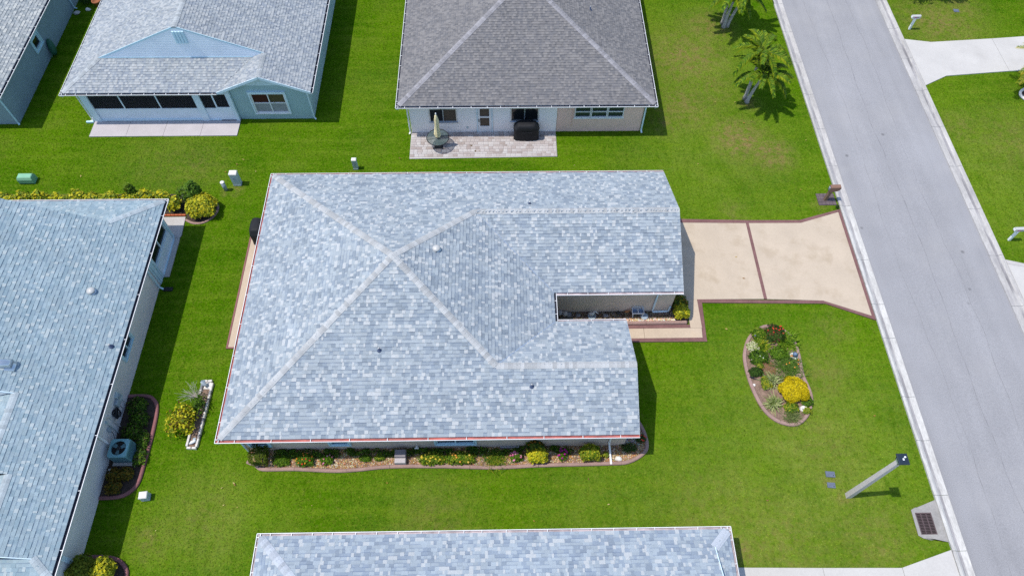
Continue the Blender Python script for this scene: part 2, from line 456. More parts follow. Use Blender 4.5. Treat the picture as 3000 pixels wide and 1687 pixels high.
def lawn_mat(name, blades):
    m = bpy.data.materials.new(name); m.use_nodes = True
    t = m.node_tree; b = t.nodes['Principled BSDF']
    g = t.nodes.new('ShaderNodeGroup'); g.node_tree = LAWN
    cur = g.outputs[0]
    if blades:
        at = t.nodes.new('ShaderNodeAttribute'); at.attribute_name = 'tint'
        mu = t.nodes.new('ShaderNodeMix'); mu.data_type = 'RGBA'; mu.blend_type = 'MULTIPLY'; mu.inputs[0].default_value = 1.0
        t.links.new(cur, mu.inputs[6]); t.links.new(at.outputs['Color'], mu.inputs[7]); cur = mu.outputs[2]
    t.links.new(cur, b.inputs['Base Color'])
    b.inputs['Roughness'].default_value = 0.7
    b.inputs['Specular IOR Level'].default_value = 0.0
    if not blades:
        no = t.nodes.new('ShaderNodeTexNoise'); no.inputs['Scale'].default_value = 22; no.inputs['Detail'].default_value = 5
        tc = t.nodes.new('ShaderNodeTexCoord'); t.links.new(tc.outputs['Object'], no.inputs['Vector'])
        bp = t.nodes.new('ShaderNodeBump'); bp.inputs['Strength'].default_value = 0.5; bp.inputs['Distance'].default_value = 0.03
        t.links.new(no.outputs['Fac'], bp.inputs['Height']); t.links.new(bp.outputs[0], b.inputs['Normal'])
    MT[name] = m
    return m
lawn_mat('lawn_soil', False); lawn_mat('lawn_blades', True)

g = MB()
g.poly([(-500,-400,-0.03),(500,-400,-0.03),(500,600,-0.03),(-500,600,-0.03)])
struct(g.build('ground', MT['lawn_soil']))
NOGRASS = []          # plan polygons where no blade grows
def bare(pts): NOGRASS.append([(p[0], p[1]) for p in pts])
def bare_rect(x0, x1, y0, y1): bare([(x0,y0),(x1,y0),(x1,y1),(x0,y1)])

# ------------------------------------------------------------------ road and kerbs
r = MB()
ys = [-60 + 4*i for i in range(41)]
for a, b in zip(ys[:-1], ys[1:]):
    r.poly([(20.02,a,0.0),(23.4,a,0.028),(23.4,b,0.028),(20.02,b,0.0)])
    r.poly([(23.4,a,0.028),(26.72,a,0.0),(26.72,b,0.0),(23.4,b,0.028)])
ROAD = struct(r.build('road', MT['asphalt']))
mk('crack_seal', (0.20,0.20,0.215), 0.9, 0.3, 1.5, 0.2)
for sx_, amp, sd0, wd_ in ((23.15,0.10,1.0,0.016),(24.55,0.14,2.3,0.010),(21.7,0.12,4.1,0.008)):
    ck = MB(); cp = []
    for i in range(90):
        yy = 3.0 + i*0.48
        cp.append((sx_ + amp*math.sin(0.31*yy+sd0) + 0.35*amp*math.sin(1.7*yy+2*sd0) + rng.uniform(-0.015, 0.015), yy))
    for i in range(89):
        (xa, ya), (xb, yb) = cp[i], cp[i+1]
        h1, h2 = (0.004+0.028*(1-abs(x_-23.4)/3.35) for x_ in (xa, xb)); wv_ = wd_*rng.uniform(0.3, 1.0)
        ck.poly([(xa-wv_,ya,h1),(xa+wv_,ya,h1),(xb+wv_,yb,h2),(xb-wv_,yb,h2)])
    ck.build('crack', MT['crack_seal'], ROAD)
bare_rect(19.36, 27.49, -60, 120)

mk('kerb_stain', (0.25,0.24,0.245), 0.9, 0.3, 0.9, 0.15, 9.0, 0.3, 70, dirt=((0.40,0.39,0.38), 1.1, 0.48, 0.62, 0.9), stretch=(2.4,0.5,1.0))
def kerb(name, prof, joints, m):
    """rolled concrete kerb cast in sections with open joints; prof = [(x, z)...] from the lawn to the asphalt"""
    root = thing(name, None, None, (prof[0][0], joints[0], 0), kind='structure')
    for a, b in zip(joints[:-1], joints[1:]):
        k = MB(); a += 0.008; b -= 0.008
        n = len(prof)
        vs = [(x, a, z) for x, z in prof] + [(x, b, z) for x, z in prof]
        fs = [[i, i+1, n+i+1, n+i][::-1] for i in range(n-1)]
        base = len(vs)
        vs += [(prof[0][0], a, -0.1), (prof[-1][0], a, -0.1), (prof[0][0], b, -0.1), (prof[-1][0], b, -0.1)]
        fs += [list(range(n)) + [base+1, base], [n+i for i in range(n)][::-1] + [base+2, base+3],
               [0, base, base+2, n], [n-1, 2*n-1, base+3, base+1]]
        if prof[-1][0] < prof[0][0]: fs = [f[::-1] for f in fs]
        ko = k.add(vs, fs).build('kerb_section', m(0.5*(a+b)), root)
        ko.data.materials.append(MT['kerb_stain'])
        for fi in (2, 3): ko.data.polygons[fi].material_index = 1
    return root
WJ = [-6.0,-2.0,1.2,4.2,6.05,8.45,11.0,13.2,16.4,18.4,21.2,24.9,27.9,30.9,33.9,36.9,39.9,42.9,45.9,48.9]
kerb('west_kerb', [(19.38,0.075),(19.50,0.078),(19.60,0.022),(19.66,0.008),(19.74,0.012),(20.02,0.045)], WJ, lambda y: MT['kerb_bright'] if y < 24.0 else MT['kerb_concrete'])
EJ = [-6.0,0.0,6.0,12.0,15.0,18.2,21.4,24.6,27.8,31.0,34.2,37.2,40.2,43.2,46.2,49.2]
kerb('east_kerb', [(27.47,0.075),(27.31,0.078),(27.24,0.02),(27.18,0.008),(27.08,0.014),(26.72,0.045)], EJ, lambda y: MT['kerb_concrete'])

# ------------------------------------------------------------------ driveways and paths
def slabs(name, parts, m, z1=0.03):
    """parts: list of (part name, polygon, material or None, top z or None)"""
    first = parts[0][1][0]
    root = thing(name, None, None, (first[0], first[1], 0), kind='structure')
    for nm, pts, pm, zz in parts:
        MB().prism(pts, -0.06, zz or z1).build(nm, pm or m, root)
        bare(pts)
    return root
B = MT['border_red']; D = MT['drive_beige']
slabs('driveway', [
    ('slab', [(8.3,18.17),(9.66,18.17),(9.66,18.82),(13.785,18.80),(13.765,23.75),(8.3,23.86)], D, None),
    ('slab', [(13.955,18.79),(16.89,18.66),(19.19,17.72),(19.19,24.47),(16.88,23.73),(13.935,23.75)], D, None),
    ('border', [(13.787,18.80),(13.953,18.79),(13.933,23.75),(13.767,23.75)], B, 0.034),
    ('border', [(8.95,23.86),(13.85,23.75),(16.88,23.732),(19.18,24.475),(19.34,24.68),(16.84,23.93),(13.85,23.96),(8.95,24.12)], B, 0.034),
    ('border', [(10.26,18.62),(16.97,18.48),(19.34,17.46),(19.195,17.715),(16.89,18.655),(10.45,18.815),(10.26,18.818)], B, 0.034),
    ('border', [(19.195,17.72),(19.345,17.46),(19.345,24.68),(19.195,24.47)], B, 0.036),
], D)
slabs('walkway', [
    ('slab', [(9.66,17.13),(10.25,17.13),(10.25,18.81),(9.66,18.81)], MT['walk_beige'], None),
    ('slab', [(7.25,16.56),(10.19,16.56),(10.23,17.12),(7.25,17.12)], MT['walk_beige'], None),
    ('slab', [(5.2,16.56),(7.235,16.56),(7.235,17.12),(5.2,17.12)], MT['walk_beige'], None),
    ('border', [(5.2,16.36),(10.39,16.34),(10.39,16.553),(5.2,16.553)], B, 0.034),
    ('border', [(10.20,16.556),(10.39,16.556),(10.48,18.615),(10.255,18.615),(10.255,17.13)], B, 0.034),
    ('border', [(5.2,17.125),(9.655,17.125),(9.655,17.32),(5.2,17.32)], B, 0.034),
], MT['walk_beige'])
CW = MT['concrete_white']
slabs('driveway', [
    ('slab', [(27.52,34.66),(29.17,35.53),(33.48,35.94),(33.50,39.12),(29.24,38.80),(27.52,39.12)], CW, None),
    ('slab', [(33.50,35.94),(42,36.5),(42,39.9),(33.52,39.12)], CW, None),
], CW)
slabs('driveway', [('slab', [(27.52,17.9),(36,17.4),(36,19.6),(28.43,20.62),(27.52,20.85)], CW, None),
    ('border', [(27.52,20.86),(28.43,20.63),(36,19.61),(36,19.85),(28.43,20.86),(27.52,21.12)], MT['concrete_grey'], 0.034)], CW)
slabs('driveway', [
    ('slab', [(17.0,1.0),(19.36,0.2),(19.36,6.1),(17.02,5.41)], CW, None),
    ('slab', [(13.58,1.0),(16.985,1.0),(17.0,5.40),(13.60,5.45)], CW, None),
    ('slab', [(9.4,1.0),(13.565,1.0),(13.585,5.45),(9.4,5.53)], CW, None),
], CW)
# slab in front of the screened porch, path strips beside the other houses
CL = MT['concrete_lilac']
px = [-24.93,-22.72,-20.48,-18.24,-16.0]
slabs('patio_slab', [('slab', [(a+0.008,30.71),(b-0.008,30.72),(b-0.008,31.95),(a+0.008,31.95)], CL, None) for a, b in zip(px[:-1], px[1:])], CL)
slabs('path_strip', [('slab', [(-13.78,16.33),(-12.0,16.33),(-12.0,23.4),(-13.78,23.4)], MT['walk_beige'], None),
    ('border', [(-13.87,16.25),(-12.6,16.25),(-12.6,16.325),(-13.787,16.325),(-13.787,23.4),(-13.87,23.4)], MT['edging_dark'], 0.05)], D)
slabs('path_strip', [('slab', [(-18.1,20.58),(-17.71,20.58),(-17.72,23.08),(-18.1,23.08)], MT['concrete_grey'], None),
    ('slab', [(-18.1,23.095),(-17.75,23.095),(-17.68,23.3),(-17.73,24.55),(-19.4,24.55),(-19.4,23.3),(-18.1,23.3)], MT['concrete_grey'], None)], CL)

# paver patio behind the dark-roofed house
PT = struct(MB().prism([(-5.42,28.74),(3.40,28.84),(3.40,30.9),(-5.42,30.9)], -0.08, 0.018).build('patio', MT['concrete_grey']))
bare([(-5.44,28.72),(3.42,28.82),(3.42,30.9),(-5.44,30.9)])
pcols = [srgb(214,206,204), srgb(206,196,193), srgb(198,186,182), srgb(220,214,212), srgb(204,193,188), srgb(188,175,170)]
pcols = [tuple(c*0.63 for c in p) for p in pcols]
pv = {}
def paver(x0, x1, y0, y1, ci):
    key = (round(x1-x0, 3), round(y1-y0, 3), ci)
    if key not in pv:
        b = MB(); b.col = pcols[ci]
        b.bbox(0.006, x1-x0-0.006, 0.006, y1-y0-0.006, 0, 0.028, 0.007)
        pv[key] = b.mesh('paver', MT['paver'])
    inst('paver', pv[key], PT, Matrix.Translation((x0, y0, 0.012)))
y = 28.86; row = 0; npv = 0
rr = random.Random(3)
while y < 30.80:
    h = [0.22, 0.15, 0.22][row % 3] if y < 30.6 else 30.86 - y
    x = -5.40
    while x < 3.37:
        wd = rr.choice([0.22, 0.26, 0.30, 0.34])
        if x + wd > 3.38 - 0.12: wd = 3.38 - x
        paver(x, x+wd, y, y+h, rr.choice([0,0,1,1,2,3,3,4,5])); npv += 1
        x += wd
    y += h; row += 1

mk('apron_grey', (0.28,0.268,0.255), 0.9, 0.18, 1.2, 0.1, 14.0, 0.25, 60, dirt=((0.20,0.19,0.17), 1.6, 0.5, 0.7, 0.6))
# storm drain with its concrete apron and iron grate
sd_ = thing('storm_drain', 'rusty iron storm drain grate set in a concrete apron beside the kerb', 'storm drain', (18.63, 7.2, 0))
ap = [(18.12,7.21),(18.19,6.86),(18.30,6.66),(18.57,6.53),(19.14,6.54),(19.37,6.3),(19.37,8.3),(19.22,8.03),(18.98,7.92),(18.32,7.87),(18.20,7.70)]
bare(ap)
gx0, gx1, gy0, gy1 = 18.27, 18.985, 6.755, 7.695
a = MB()
hole = [(gx0,gy0),(gx1,gy0),(gx1,gy1),(gx0,gy1)]
# apron top as a ring of quads round the opening
ring_out = [(18.12,6.72),(19.37,6.42),(19.37,8.25),(18.14,7.82)]
for i in range(4):
    j = (i+1) % 4
    a.poly([(*ring_out[i],0.03),(*ring_out[j],0.03),(*hole[j],0.03),(*hole[i],0.03)])
a.poly([(18.12,6.72,0.029),(18.30,6.60,0.029),(18.60,6.52,0.029),(19.14,6.53,0.029),(19.37,6.42,0.029)])
a.poly([(18.14,7.82,0.029),(19.37,8.25,0.029),(19.25,8.05,0.029),(18.98,7.94,0.029),(18.34,7.92,0.029)][::-1])
for i in range(4):
    j = (i+1) % 4
    a.poly([(*hole[i],0.03),(*hole[j],0.03),(*hole[j],-0.02),(*hole[i],-0.02)])
a.build('apron', MT['apron_grey'], sd_)
MB().poly([(gx0,gy0,-0.024),(gx1,gy0,-0.024),(gx1,gy1,-0.024),(gx0,gy1,-0.024)]).build('pit', MT['pit_dark'], sd_)
f = MB()
f.box(gx0,gx1,gy0,gy0+0.045,-0.01,0.036); f.box(gx0,gx1,gy1-0.045,gy1,-0.01,0.036)
f.box(gx0,gx0+0.045,gy0+0.046,gy1-0.046,-0.01,0.036); f.box(gx1-0.045,gx1,gy0+0.046,gy1-0.046,-0.01,0.036)
f.build('grate_frame', MT['grate_iron'], sd_)
gb = MB().box(0.046, gx1-gx0-0.046, -0.014, 0.014, -0.012, 0.033).mesh('grate_bar', MT['grate_iron'])
for i in range(13):
    inst('grate_bar', gb, sd_, Matrix.Translation((gx0-18.63, gy0+0.045+(i+0.5)*(gy1-gy0-0.09)/13 - 7.2 + 0.03, 0)))
for k in (1, 2):
    xx = gx0 + k*(gx1-gx0)/3
    MB().box(xx-0.022, xx+0.022, gy0+0.046, gy1-0.046, -0.011, 0.0345).build('grate_rib', MT['grate_iron'], sd_)

# ------------------------------------------------------------------ roofs
PITCH = 5/12
EXPO = 0.163
WIDS = [0.08, 0.12, 0.16, 0.20, 0.26]
CAMV = Vector((0, 0, CAM_H))
for k_, c_ in (('shingle_blue', (1,1,1)),): mk(k_, c_, 0.9, 0.05, 0.7, 0.16, 45.0, 0.5, 120, spec=0.2, tint=True)
# deck material, also for the far slopes where single shingles can no longer be told apart
def deck_mat(name, cols):
    m = bpy.data.materials.new(name); m.use_nodes = True
    t = m.node_tree; b = t.nodes['Principled BSDF']; b.inputs['Roughness'].default_value = 0.9
    tc = t.nodes.new('ShaderNodeTexCoord')
    vo = t.nodes.new('ShaderNodeTexNoise'); vo.inputs['Scale'].default_value = 5.0; vo.inputs['Detail'].default_value = 2
    t.links.new(tc.outputs['Object'], vo.inputs['Vector'])
    cr = t.nodes.new('ShaderNodeValToRGB')
    cr.color_ramp.elements[0].position = 0.38; cr.color_ramp.elements[0].color = (*cols[0], 1)
    cr.color_ramp.elements[1].position = 0.62; cr.color_ramp.elements[1].color = (*cols[1], 1)
    t.links.new(vo.outputs['Fac'], cr.inputs[0]); t.links.new(cr.outputs[0], b.inputs['Base Color'])
    return m

def tones(base, light, dark, nl, nd, n=12):
    """palette of n tones: most near base, nl light ones, nd dark ones"""
    out = []
    q = random.Random(5)
    for i in range(n):
        c = light if i < nl else dark if i < nl+nd else base
        k = 1 + q.uniform(-0.085, 0.085)
        out.append(tuple(x*k for x in c))
    return out
PAL = {
 'main': tones((0.290,0.330,0.362), (0.384,0.406,0.420), (0.214,0.254,0.296), 3, 5, 16),
 'west': tones((0.262,0.338,0.380), (0.340,0.396,0.418), (0.205,0.280,0.325), 2, 4, 16),
 'south': tones((0.296,0.345,0.390), (0.382,0.408,0.428), (0.222,0.268,0.326), 3, 5, 16),
 'north': tones((0.163,0.158,0.160), (0.186,0.179,0.178), (0.138,0.137,0.143), 4, 4, 16),
 'north_west': tones((0.280,0.306,0.326), (0.330,0.348,0.360), (0.230,0.258,0.292), 4, 4, 16),
 'far_west': tones((0.33,0.352,0.355), (0.41,0.424,0.41), (0.25,0.278,0.288), 4, 4, 16),
}
CAPT = {'main': (0.365,0.376,0.383), 'west': (0.33,0.38,0.41), 'south': (0.36,0.392,0.44), 'north': (0.25,0.244,0.259), 'north_west': (0.33,0.355,0.37), 'far_west': (0.38,0.40,0.40)}
NL = {'main': 3, 'west': 2, 'south': 3, 'north': 4, 'north_west': 4, 'far_west': 4}

class Roof:
    def __init__(s, house, pal, tiles=True):
        s.h = house; s.pal = PAL[pal]; s.key = pal; s.deck = MB(); s.tiles = []; s.caps = []
        s.rnd = random.Random(hash(pal) % 1000 if False else sum(map(ord, pal)))
        s.mat = deck_mat('deck_'+pal, (s.pal[5], s.pal[-1])); s.nl = NL[pal]; s.fine = pal in ('north', 'north_west')
    def plane(s, poly, e):
        """shingled slope: poly = 3D points (counter-clockwise from above), e = direction of the courses"""
        P = [Vector(p) for p in poly]
        n = Vector((0,0,0))
        for i in range(len(P)):
            n += (P[i]-P[0]).cross(P[(i+1) % len(P)]-P[0])
        n.normalize()
        if n.z < 0: n = -n; P = P[::-1]
        e = Vector(e).normalized(); u = n.cross(e).normalized()
        if u.z < 0: e = -e; u = -u
        o = P[0]
        p2 = [((p-o).dot(e), (p-o).dot(u)) for p in P]
        s.deck.poly([p - n*0.006 for p in P])
        t0 = min(t for _, t in p2); t1 = max(t for _, t in p2)
        def span(t):
            xs = []
            for i in range(len(p2)):
                (a, ta), (b, tb) = p2[i], p2[(i+1) % len(p2)]
                if abs(ta-tb) < 1e-9:
                    if abs(t-ta) < 1e-6: xs += [a, b]
                elif min(ta, tb)-1e-9 <= t <= max(ta, tb)+1e-9:
                    xs.append(a + (b-a)*(t-ta)/(tb-ta))
            return (min(xs), max(xs)) if xs else None
        r = s.rnd
        row = 0; t = t0
        while t < t1 - 0.01:
            ta = t; tb = min(t + EXPO, t1)
            sa = span(min(ta + 1e-4, t1)); sb = span(max(tb - 1e-4, t0))
            t += EXPO; row += 1
            if sa is None or sb is None: continue
            if row == 1: ta -= 0.012
            lo = min(sa[0], sb[0]); hi = max(sa[1], sb[1])
            x = lo - r.uniform(0, 0.3)
            while x < hi:
                ci = r.randrange(len(s.pal))
                wd = r.choice(WIDS[:3] if ci < s.nl else WIDS[1:]) if not s.fine else r.choice((0.12, 0.12, 0.16))
                q = [max(x, sa[0]), min(x+wd, sa[1]), max(x, sb[0]), min(x+wd, sb[1])]
                x0 = x; x += wd
                if q[1]-q[0] < 0.004 and q[3]-q[2] < 0.004: continue
                if q[1] < q[0]: q[0] = q[1] = min(max((q[0]+q[1])/2, q[2]), q[3])
                if q[3] < q[2]: q[2] = q[3] = min(max((q[2]+q[3])/2, q[0]), q[1])
                full = abs(q[0]-x0) < 1e-6 and abs(q[1]-x0-wd) < 1e-6 and abs(q[2]-x0) < 1e-6 and abs(q[3]-x0-wd) < 1e-6 and abs(tb-ta-EXPO) < 1e-4
                ctr = o + e*(x0+wd/2) + u*((ta+tb)/2)
                if not in_view(ctr, 0.32): continue
                d = ctr - CAMV
                size = wd*abs(d.normalized().dot(n))/d.length_squared
                s.tiles.append((size if full else 0, q, ta, tb, o, e, u, n, ci, (1 if ci < s.nl or r.random() < 0.4 else 0), WIDS.index(wd)))
    def hip(s, a, b, sidefall, w=0.155):
        """ridge or hip line from a (low) to b (high); sidefall = drop per metre sideways"""
        a = Vector(a); b = Vector(b); d = (b-a); L = d.length; d.normalize()
        x = d.cross(Vector((0,0,1))).normalized(); z = x.cross(d).normalized()
        n = max(1, round(L/0.18)); st = L/n
        for i in range(n):
            p = a + d*(st*i)
            if not in_view(p, 0.32): continue
            M = Matrix((( d.x, x.x, z.x, p.x), (d.y, x.y, z.y, p.y), (d.z, x.z, z.z, p.z), (0,0,0,1)))
            s.caps.append((M, round(st, 4), round(sidefall, 4), w, s.rnd.randrange(4)))
    def done(s, extra=None):
        roof = s.deck.build('roof', s.mat, s.h)
        org = world_org(roof)
        s.tiles.sort(key=lambda q: -q[0])
        me = {}
        SH = MT['shingle_blue']
        nbig = min(300, sum(1 for q in s.tiles if q[0] > 0))
        for size, q, ta, tb, o, e, u, n, c, hgt, wi in s.tiles[:nbig]:
            k = (wi, c, hgt)
            if k not in me:
                wd = WIDS[wi]; h = 0.009 + 0.013*hgt; m = MB(); m.col = s.pal[c]
                vv = [(0,0,0),(wd,0,0),(0,0,h),(wd,0,h),(wd,EXPO,0.003),(0,EXPO,0.003)]
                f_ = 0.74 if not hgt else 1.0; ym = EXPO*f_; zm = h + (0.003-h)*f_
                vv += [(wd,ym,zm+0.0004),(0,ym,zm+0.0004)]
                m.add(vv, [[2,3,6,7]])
                if not hgt: m.col = tuple(k2*k3 for k2, k3 in zip(s.pal[c], (0.74,0.77,0.85))); m.add(vv, [[7,6,4,5]])  # upper strip: printed shadow band, its tint also painting the course shadow
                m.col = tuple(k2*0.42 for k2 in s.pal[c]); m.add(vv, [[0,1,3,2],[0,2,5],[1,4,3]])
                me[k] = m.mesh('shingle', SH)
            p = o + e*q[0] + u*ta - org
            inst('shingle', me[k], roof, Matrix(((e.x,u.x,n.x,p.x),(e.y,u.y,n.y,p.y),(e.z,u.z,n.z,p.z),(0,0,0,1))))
        if len(s.tiles) > nbig:
            m = MB()
            for size, q, ta, tb, o, e, u, n, c, hgt, wi in s.tiles[nbig:]:
                h = 0.009 + 0.013*hgt
                A = o + e*q[0] + u*ta; Bp = o + e*q[1] + u*ta; C = o + e*q[3] + u*tb + n*0.003; Dp = o + e*q[2] + u*tb + n*0.003
                pc = s.pal[c]; k0 = len(m.v)
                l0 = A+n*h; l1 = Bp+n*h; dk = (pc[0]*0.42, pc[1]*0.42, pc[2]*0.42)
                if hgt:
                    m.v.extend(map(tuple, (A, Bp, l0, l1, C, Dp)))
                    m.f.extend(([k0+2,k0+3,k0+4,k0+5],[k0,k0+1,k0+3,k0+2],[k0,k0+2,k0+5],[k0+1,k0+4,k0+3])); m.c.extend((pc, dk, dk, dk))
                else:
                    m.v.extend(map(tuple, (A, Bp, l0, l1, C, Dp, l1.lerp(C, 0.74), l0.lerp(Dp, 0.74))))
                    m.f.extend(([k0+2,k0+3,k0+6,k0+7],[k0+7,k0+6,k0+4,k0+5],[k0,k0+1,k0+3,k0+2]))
                    m.c.extend((pc, (pc[0]*0.74, pc[1]*0.77, pc[2]*0.85), dk))  # printed band again, with the shadow of the course above in its tint
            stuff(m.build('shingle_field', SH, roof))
        cm = {}
        ct = CAPT[s.key]
        for i, (M, st, sf, w, c) in enumerate(s.caps):
            k = (st, sf, w, c)
            if k not in cm:
                m = MB(); f = 0.86 + 0.09*c; m.col = tuple(v*f for v in ct)
                def sec(x, up):
                    return [(x,-w,-sf*w+up),(x,-w*0.3,-sf*w*0.22+up),(x,w*0.3,-sf*w*0.22+up),(x,w,-sf*w+up)]
                a = sec(0, 0.031); b = sec(st, 0.024)
                lo = [(0,-w,-sf*w-0.01),(0,w,-sf*w-0.01)]
                m.add(a+b+lo+[(st,-w,-sf*w-0.01),(st,w,-sf*w-0.01)], [[0,4,5,1],[1,5,6,2],[2,6,7,3],[8,0,1,2,3,9],[8,10,4,0],[3,7,11,9]])
                cm[k] = m.mesh('ridge_cap', SH)
            M2 = M.copy(); M2.translation = M.translation - org
            inst('ridge_cap', cm[k], roof, M2)
        return roof

HANG = MB().box(-0.012, 0.012, -0.002, 0.128, 0.004, 0.012).mesh('hanger', MT['gutter_white'])
def gutter(house, a, b, out, z=2.45, lining='gutter_dark', step=0.95, dz=0.0, trim='gutter_white'):
    """open gutter along the plan line a-b at the roof edge; out = outward plan direction; the rim lies 0.13 m outside the line"""
    a = Vector((a[0],a[1],0)); b = Vector((b[0],b[1],0)); o = Vector((out[0],out[1],0)); d = (b-a).normalized(); L = (b-a).length
    z += dz
    def P(t, q, h): v = a + d*t + o*q; return (v.x, v.y, z+h)
    g = MB()
    pr = [(0.10,-0.10),(0.143,-0.04),(0.146,0.0),(0.122,0.0),(0.122,-0.012)]
    n = len(pr)
    vs = [P(0,q,h) for q,h in pr] + [P(L,q,h) for q,h in pr]
    g.add(vs, [[i, i+1, n+i+1, n+i] for i in range(n-1)])
    for t in (0, L):
        g.add([P(t,0.0,-0.1),P(t,0.1,-0.1),P(t,0.13,-0.002),P(t,0.0,-0.002)], [[0,1,2,3]])
    G = g.build('gutter', MT[trim], house)
    l = MB()
    vs = [P(0,0.0,0.0),P(0,0.0,-0.05),P(0,0.100,-0.055),P(0,0.120,-0.014),P(L,0.0,0.0),P(L,0.0,-0.05),P(L,0.100,-0.055),P(L,0.120,-0.014)]
    l.add(vs, [[0,1,5,4],[1,2,6,5],[2,3,7,6]])
    l.build('gutter_lining', MT[lining], G)
    f = MB()
    f.add([P(0,-0.03,-0.16),P(L,-0.03,-0.16),P(L,-0.03,0.02),P(0,-0.03,0.02),P(0,-0.006,-0.16),P(L,-0.006,-0.16),P(L,-0.006,0.02),P(0,-0.006,0.02)],
          [[3,2,1,0],[4,5,6,7],[0,1,5,4],[2,3,7,6]])
    f.build('fascia', MT[trim], house)
    org = world_org(G)
    k = max(1, int(L/step)); x = Vector((d.x,d.y,0))
    for i in range(k):
        t = (i+0.5)*L/k + random.uniform(-0.1, 0.1)
        p = a + d*t
        if not in_view((p.x,p.y,z), 0.03): continue
        M = Matrix(((x.x,o.x,0,p.x-org.x),(x.y,o.y,0,p.y-org.y),(0,0,1,z-org.z-0.006),(0,0,0,1)))
        inst('hanger', HANG, G, M)
    return G

def rake(house, pts, m='trim_pale', w=0.03, h=0.14):
    r_ = MB()
    for p, q in zip(pts[:-1], pts[1:]):
        r_.beam(Vector(p)-Vector((0,0,h*0.45)), Vector(q)-Vector((0,0,h*0.45)), w, h)
    return r_.build('rake_board', MT[m], house)

# ------------------------------------------------------------------ walls
class Wall:
    """wall from plan point a to b, outside on the right-hand side"""
    def __init__(s, house, a, b, m, z0=-0.05, z1=2.36, openings=(), depth=0.09):
        s.house = house
        s.a = Vector((a[0],a[1],0)); s.b = Vector((b[0],b[1],0)); s.e = (s.b-s.a).normalized(); s.L = (s.b-s.a).length
        s.o = Vector((s.e.y, -s.e.x, 0))
        w_ = MB()
        xs = sorted({0.0, s.L, *[v for q in openings for v in q[:2]]}); zs = sorted({z0, z1, *[v for q in openings for v in q[2:4]]})
        for x0, x1 in zip(xs[:-1], xs[1:]):
            for za, zb in zip(zs[:-1], zs[1:]):
                cx, cz = (x0+x1)/2, (za+zb)/2
                if any(q[0] < cx < q[1] and q[2] < cz < q[3] for q in openings): continue
                w_.poly([s.P(x0,0,za), s.P(x1,0,za), s.P(x1,0,zb), s.P(x0,0,zb)])
        for x0, x1, za, zb in openings:
            for (p, q) in (((x0,za),(x1,za)), ((x1,za),(x1,zb)), ((x1,zb),(x0,zb)), ((x0,zb),(x0,za))):
                w_.poly([s.P(p[0],0,p[1]), s.P(q[0],0,q[1]), s.P(q[0],-depth,q[1]), s.P(p[0],-depth,p[1])])
        s.obj = w_.build('wall', MT[m], house)
    def P(s, t, q, z): v = s.a + s.e*t + s.o*q; return (v.x, v.y, z)
    def S(s, x): return x          # overridden by callers through at()
    def box(s, mb, x0, x1, q0, q1, z0, z1):
        vs = [s.P(x0,q0,z0),s.P(x1,q0,z0),s.P(x1,q1,z0),s.P(x0,q1,z0),s.P(x0,q0,z1),s.P(x1,q0,z1),s.P(x1,q1,z1),s.P(x0,q1,z1)]
        return mb.add(vs, [[0,1,2,3],[7,6,5,4],[4,5,1,0],[5,6,2,1],[6,7,3,2],[7,4,0,3]])
    def window(s, x0, x1, z0, z1, cols=2, rows=1, frame='white_paint', pane='glass_dark', fw=0.055, deep=0.05, name='window', sill=True, behind=None, shutters=None):
        f = MB(); E_ = 0.012
        s.box(f, x0, x1, -deep-0.03, E_+0.02, z0, z0+fw); s.box(f, x0, x1, -deep-0.03, E_+0.02, z1-fw, z1)
        s.box(f, x0, x0+fw, -deep-0.03, E_+0.018, z0+fw, z1-fw); s.box(f, x1-fw, x1, -deep-0.03, E_+0.018, z0+fw, z1-fw)
        cw = (x1-x0-2*fw)/cols; rh = (z1-z0-2*fw)/rows
        for i in range(1, cols):
            xx = x0+fw+cw*i; s.box(f, xx-0.03, xx+0.03, -deep-0.03, E_, z0+fw, z1-fw)
        for j in range(1, rows):
            zz = z0+fw+rh*j; s.box(f, x0+fw, x1-fw, -deep-0.028, E_-0.004, zz-0.025, zz+0.025)
        W = f.build(name, MT[frame], s.house)
        for i in range(cols):
            for j in range(rows):
                a0 = x0+fw+cw*i+(0.03 if i else 0); a1 = x0+fw+cw*(i+1)-(0.03 if i < cols-1 else 0)
                b0 = z0+fw+rh*j+(0.025 if j else 0); b1 = z0+fw+rh*(j+1)-(0.025 if j < rows-1 else 0)
                pm = pane if isinstance(pane, str) else pane[(j*cols+i) % len(pane)]
                MB().poly([s.P(a0,-deep,b0),s.P(a1,-deep,b0),s.P(a1,-deep,b1),s.P(a0,-deep,b1)]).build('pane', MT[pm], W)
        if sill:
            k = MB(); s.box(k, x0-0.05, x1+0.05, 0.004, 0.075, z0-0.055, z0-0.004); k.build('sill', MT[frame], W)
        if shutters:
            for xa, xb in ((x0-0.10, x0-0.012), (x1+0.012, x1+0.10)):
                k = MB(); s.box(k, xa, xb, 0.003, 0.06, z0-0.08, z1+0.02); k.build('side_track', MT[shutters], W)
            k = MB(); s.box(k, x0-0.10, x1+0.10, 0.003, 0.11, z1+0.022, z1+0.16); k.build('shutter_box', MT[shutters], W)
        return W

def downspout(house, pts, m='white_paint', w=0.075):
    return MB().tube(pts, w/2, 6).build('downspout', MT[m], house)

